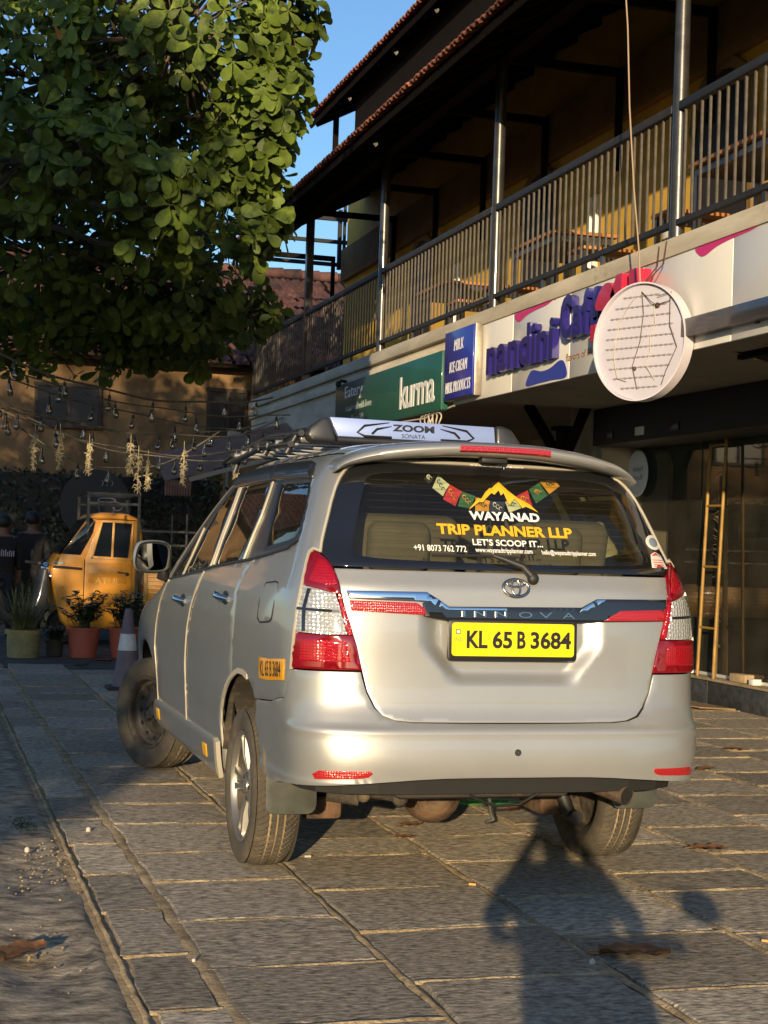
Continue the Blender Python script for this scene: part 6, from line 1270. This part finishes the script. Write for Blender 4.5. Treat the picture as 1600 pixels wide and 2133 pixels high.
# ================================================================== litter on the ground
M_dry = mat('dry_brown_leaf', (.16, .075, .03), .8, var=.4, vscale=8, bump=.3, bscale=20); M_butt = mat('cigarette_filter', (.55, .30, .11), .8); M_paper = mat('pale_scrap', (.45, .42, .36), .8)
def dryleaf(label, x, y, L, w, rz):
    q = MB(); nu, nv = 10, 5
    vs = [((i/nu-.5)*L, (j/(nv-1)-.5)*w*math.sin(PI*min(1, .08+i/nu*.92))**.7, .008+.10*L*abs(j/(nv-1)-.5)*1.6+.05*L*math.sin(i*1.7+j*2.1)*.5+.03*L) for i in range(nu+1) for j in range(nv)]
    q.add(vs, [(i*nv+j, i*nv+j+1, (i+1)*nv+j+1, (i+1)*nv+j) for i in range(nu) for j in range(nv-1)]); q.tube([(-.5*L, 0, .02), (-.68*L, .02*L, .015)], .003, 5)
    o = tag(q.build('dry_leaf', M_dry, smooth=70), label, 'leaf', 'dry leaves on the ground'); o.location = (x, y, 0); o.rotation_euler = (0, 0, rz)
dryleaf('large curled dry leaf in the shadow at the lower right', .16, -1.66, .24, .13, -.25)
dryleaf('tan dry leaf lying on a joint right of the van tyre', 1.33, .0, .17, .09, -.15)
dryleaf('reddish dry leaf on the paving under the middle of the van', .14, .73, .13, .07, .3)
dryleaf('small dry leaf just in front of the reddish leaf under the van', .02, .44, .09, .05, -.3)
dryleaf('orange dry leaf beside the green cord under the van', .85, 1.10, .16, .09, .2)
dryleaf('broken orange leaf on the worn stone at the left edge', -1.80, -1.32, .22, .13, .9)
dryleaf('pale dry leaf on the ground before the terracotta pots', -.51, 9.8, .16, .08, .4)
dryleaf('tan leaf lying near the front of the mossy pot', -.20, 10.4, .18, .09, -.2)
dryleaf('brown dry leaf on the paving right of the rear bumper', 2.6, 2.4, .16, .08, .5)
dryleaf('small dark dry leaf on the paving before the step', 3.3, 3.3, .14, .08, -.4)
def butt(label, x, y, rz, m=None):
    q = MB(); q.tube([(-.016, 0, .008), (.012, 0, .008)], .0055, 8); o = tag(q.build('cigarette_end', m or M_butt, smooth=50), label, 'cigarette end', 'cigarette ends on the paving'); o.location = (x, y, .002); o.rotation_euler = (0, 0, rz)
butt('tan cigarette end beside the large curled leaf', .04, -1.60, -.3); butt('tan cigarette end on the joint left of the shadow', -.01, -.55, -.5); butt('tan cigarette end on the joint at the right edge', .71, -1.56, -.6); butt('pale cigarette end in the joint behind the left tyre', -.53, .07, .1, M_paper); butt('white cigarette end standing in the wide joint at the lower left', -1.28, -1.47, 1.2, M_paper)
def scrap(label, x, y, s):
    q = MB(); q.ball((0, 0, .01), (s, s*.6, .014), 7); o = tag(q.build('stone_chip', M_paper, smooth=20), label, 'stone chip', 'pale chips on the paving'); o.location = (x, y, 0)
scrap('pale stone chip right beside the right rear tyre', 1.0, .23, .018); scrap('tiny pale chip on the dark slab below the large curled leaf', -.02, -1.72, .012); scrap('pale chip on the slab left of the rear wheel', -1.38, .78, .012); scrap('pale chip among crumbs on the worn stone', -1.68, .35, .012)
M_cord = mat('green_cord', (.10, .42, .09), .5)
q = MB(); P = []
for k in range(40): a = k*.48; P.append((.02+.13*math.cos(a)+.004*k, .0+.06*math.sin(a)+.004*math.sin(k), .012+.002*(k % 3)))
P += [(.28, -.05, .01), (.38, -.12, .008), (.52, -.14, .008)]; q.tube(P, .0045, 5); o = tag(q.build('green_cord', M_cord, smooth=60), 'coil of thin green cord on the paving under the van', 'cord'); o.location = (.62, 1.33, 0)
M_moss = mat('moss', (.04, .065, .015), .95, var=.4, vscale=30)
q = MB()
for k in range(160):
    x, y = random.gauss(0, .035), random.gauss(0, .10); a = random.uniform(0, 6.28); q.add([(x, y, 0), (x+.012*math.cos(a), y+.012*math.sin(a), .004), (x+.006*math.cos(a), y+.006*math.sin(a), random.uniform(.004, .014))], [(0, 1, 2)])
o = kind(q.build('moss', M_moss), 'stuff'); o.location = (-1.66, .98, 0)
q = MB()
for k in range(160):
    x, y = random.choice(((-1.62, .55), (-1.56, .1), (-1.7, -.1), (-1.75, -1.3))); x += random.gauss(0, .06); y += random.gauss(0, .28)
    if x > -1.53: continue
    s = random.uniform(.002, .008); q.ball((x, y, s*.4-.004), (s, s*.8, s*.6), 5)
kind(q.build('gravel_crumbs', M_mortar), 'stuff')

# ================================================================== behind the camera: the photographer, whose shadow lies on the paving, the trees that shade the left side and a house added for reflections
scooter('grey scooter under the photographer, behind the viewpoint', (-2.08, -6.95, 0), math.radians(-21))
Jp = dict(pelvis=(0, -.12, .84), waist=(0, -.10, .96), chest=(0, -.04, 1.14), neck=(0, 0, 1.27), jaw=(0, .03, 1.32), head=(0, .03, 1.39), crown=(0, .02, 1.44))
for s, g_ in (('l', -1), ('r', 1)): Jp.update({s+'sho': (g_*.17, -.02, 1.20), s+'elb': (g_*.27, .16, 1.04), s+'wri': (g_*.12, .33, 1.26), s+'hand': (g_*.06, .37, 1.33), s+'hip': (g_*.09, -.05, .82), s+'knee': (g_*.20, .36, .70), s+'ank': (g_*.22, .25, .30), s+'toe': (g_*.22, .38, .27)})
person('person', 'photographer on a scooter behind the viewpoint, seen only as a shadow', (-2.17, -6.98, 0), math.radians(-21), Jp)
M_house = mat('pale_house_wall', (.42, .38, .30), .9, var=.12, vscale=.6)
def bighouse(label, x0, x1, y0, y1, h):
    t = thing('unseen_house', label, 'house', ((x0+x1)/2, (y0+y1)/2, 0)); a, b = (x1-x0)/2, (y1-y0)/2
    box_ob('wall', (-a, a, -b, b, 0, h-1.2), M_house, t)
    q = MB(); q.add([(-a-.4, -b-.4, h-1.2), (a+.0, -b-.4, h-1.2), (a+.0, b+.4, h-1.2), (-a-.4, b+.4, h-1.2), (-a*.6, 0, h), (a*.92, 0, h)], [(0, 1, 5, 4), (1, 2, 5), (2, 3, 4, 5), (3, 0, 4), (3, 2, 1, 0)]); q.build('roof', M_oldtile, t)
    n = max(2, int(a*2/3))
    for k in range(n):
        for z in (1.2, 4.2):
            if z < h-2.6: w_ = box_ob('window', (-a+1.2+k*3-.6, -a+1.2+k*3+.6, b+.002, b+.05, z, z+1.3), M_hole, t)
bighouse('pale house added behind the roadside trees for reflections, behind the viewpoint', -24, -14, -40, -32, 6.0)  # unseen house added to give the bodywork something to reflect
def roadtree(label, loc, crowns, lean):
    t = thing('roadside_tree', label, 'tree', loc, group='roadside trees behind the viewpoint'); b = Vector(loc)
    q = MB(); q.tube([(0, 0, -.05), (lean*.3, 0, 1.2), (lean*.5, .1, 2.8), (lean, 0, 5.0), (lean*1.2, 0, 7.0)], [.30, .24, .20, .14, .06], 12); q.build('trunk', M_bark, t, smooth=60)
    V_, F_ = [], []
    for c, r, n in crowns:
        c = np.array(c)-np.array(loc); P = rng.normal(size=(n, 3)); P /= np.linalg.norm(P, axis=1, keepdims=True); P *= rng.uniform(.0, 1, (n, 1))**(1/2.4); P = c+P*np.array(r)
        A = rng.normal(size=(n, 3)); A /= np.linalg.norm(A, axis=1, keepdims=True); B2 = np.cross(A, rng.normal(size=(n, 3))); B2 /= np.linalg.norm(B2, axis=1, keepdims=True); s = rng.uniform(.09, .16, (n, 1)); k = len(V_)*0+sum(len(v) for v in V_)
        V_.append(np.stack([P-A*s, P+B2*s*.6, P+A*s, P-B2*s*.6], 1).reshape(-1, 3)); F_ += [(k+4*i, k+4*i+1, k+4*i+2, k+4*i+3) for i in range(n)]
        q = MB(); q.tube([(lean*.4, .05, 2.4), tuple(c*.5+np.array((lean*.2, 0, 1.5))), tuple(c)], [.10, .07, .03], 7); q.build('limb', M_bark, t, smooth=60)
    me = bpy.data.meshes.new('foliage'); me.from_pydata(np.concatenate(V_).tolist(), [], F_); me.materials.append(M_leaf); o = link('foliage', me, t); o['kind'] = 'stuff'
roadtree('roadside tree behind the viewpoint shading the left of the yard', (-11.6, -18, 0), [((-11.6, -18, 4.0), (2.65, 1.8, 2.5), 9500), ((-11.9, -18, 7.0), (2.4, 1.8, 1.5), 620), ((-11.25, -18, 8.8), (1.9, 1.4, 1.25), 2300), ((-9.7, -18, 8.0), (.85, .9, .9), 260)], -.1)
roadtree('roadside tree behind the viewpoint, taller and further left', (-15.6, -19, 0), [((-15.4, -19, 4.6), (2.7, 2, 3.2), 3800), ((-14.6, -19, 9.4), (3.0, 2, 2.3), 4200), ((-19, -19, 6.5), (2.5, 2, 4.0), 3000)], .2)
bighouse('pale house across the lane far behind the viewpoint', 4, 26, -52, -42, 6.5)
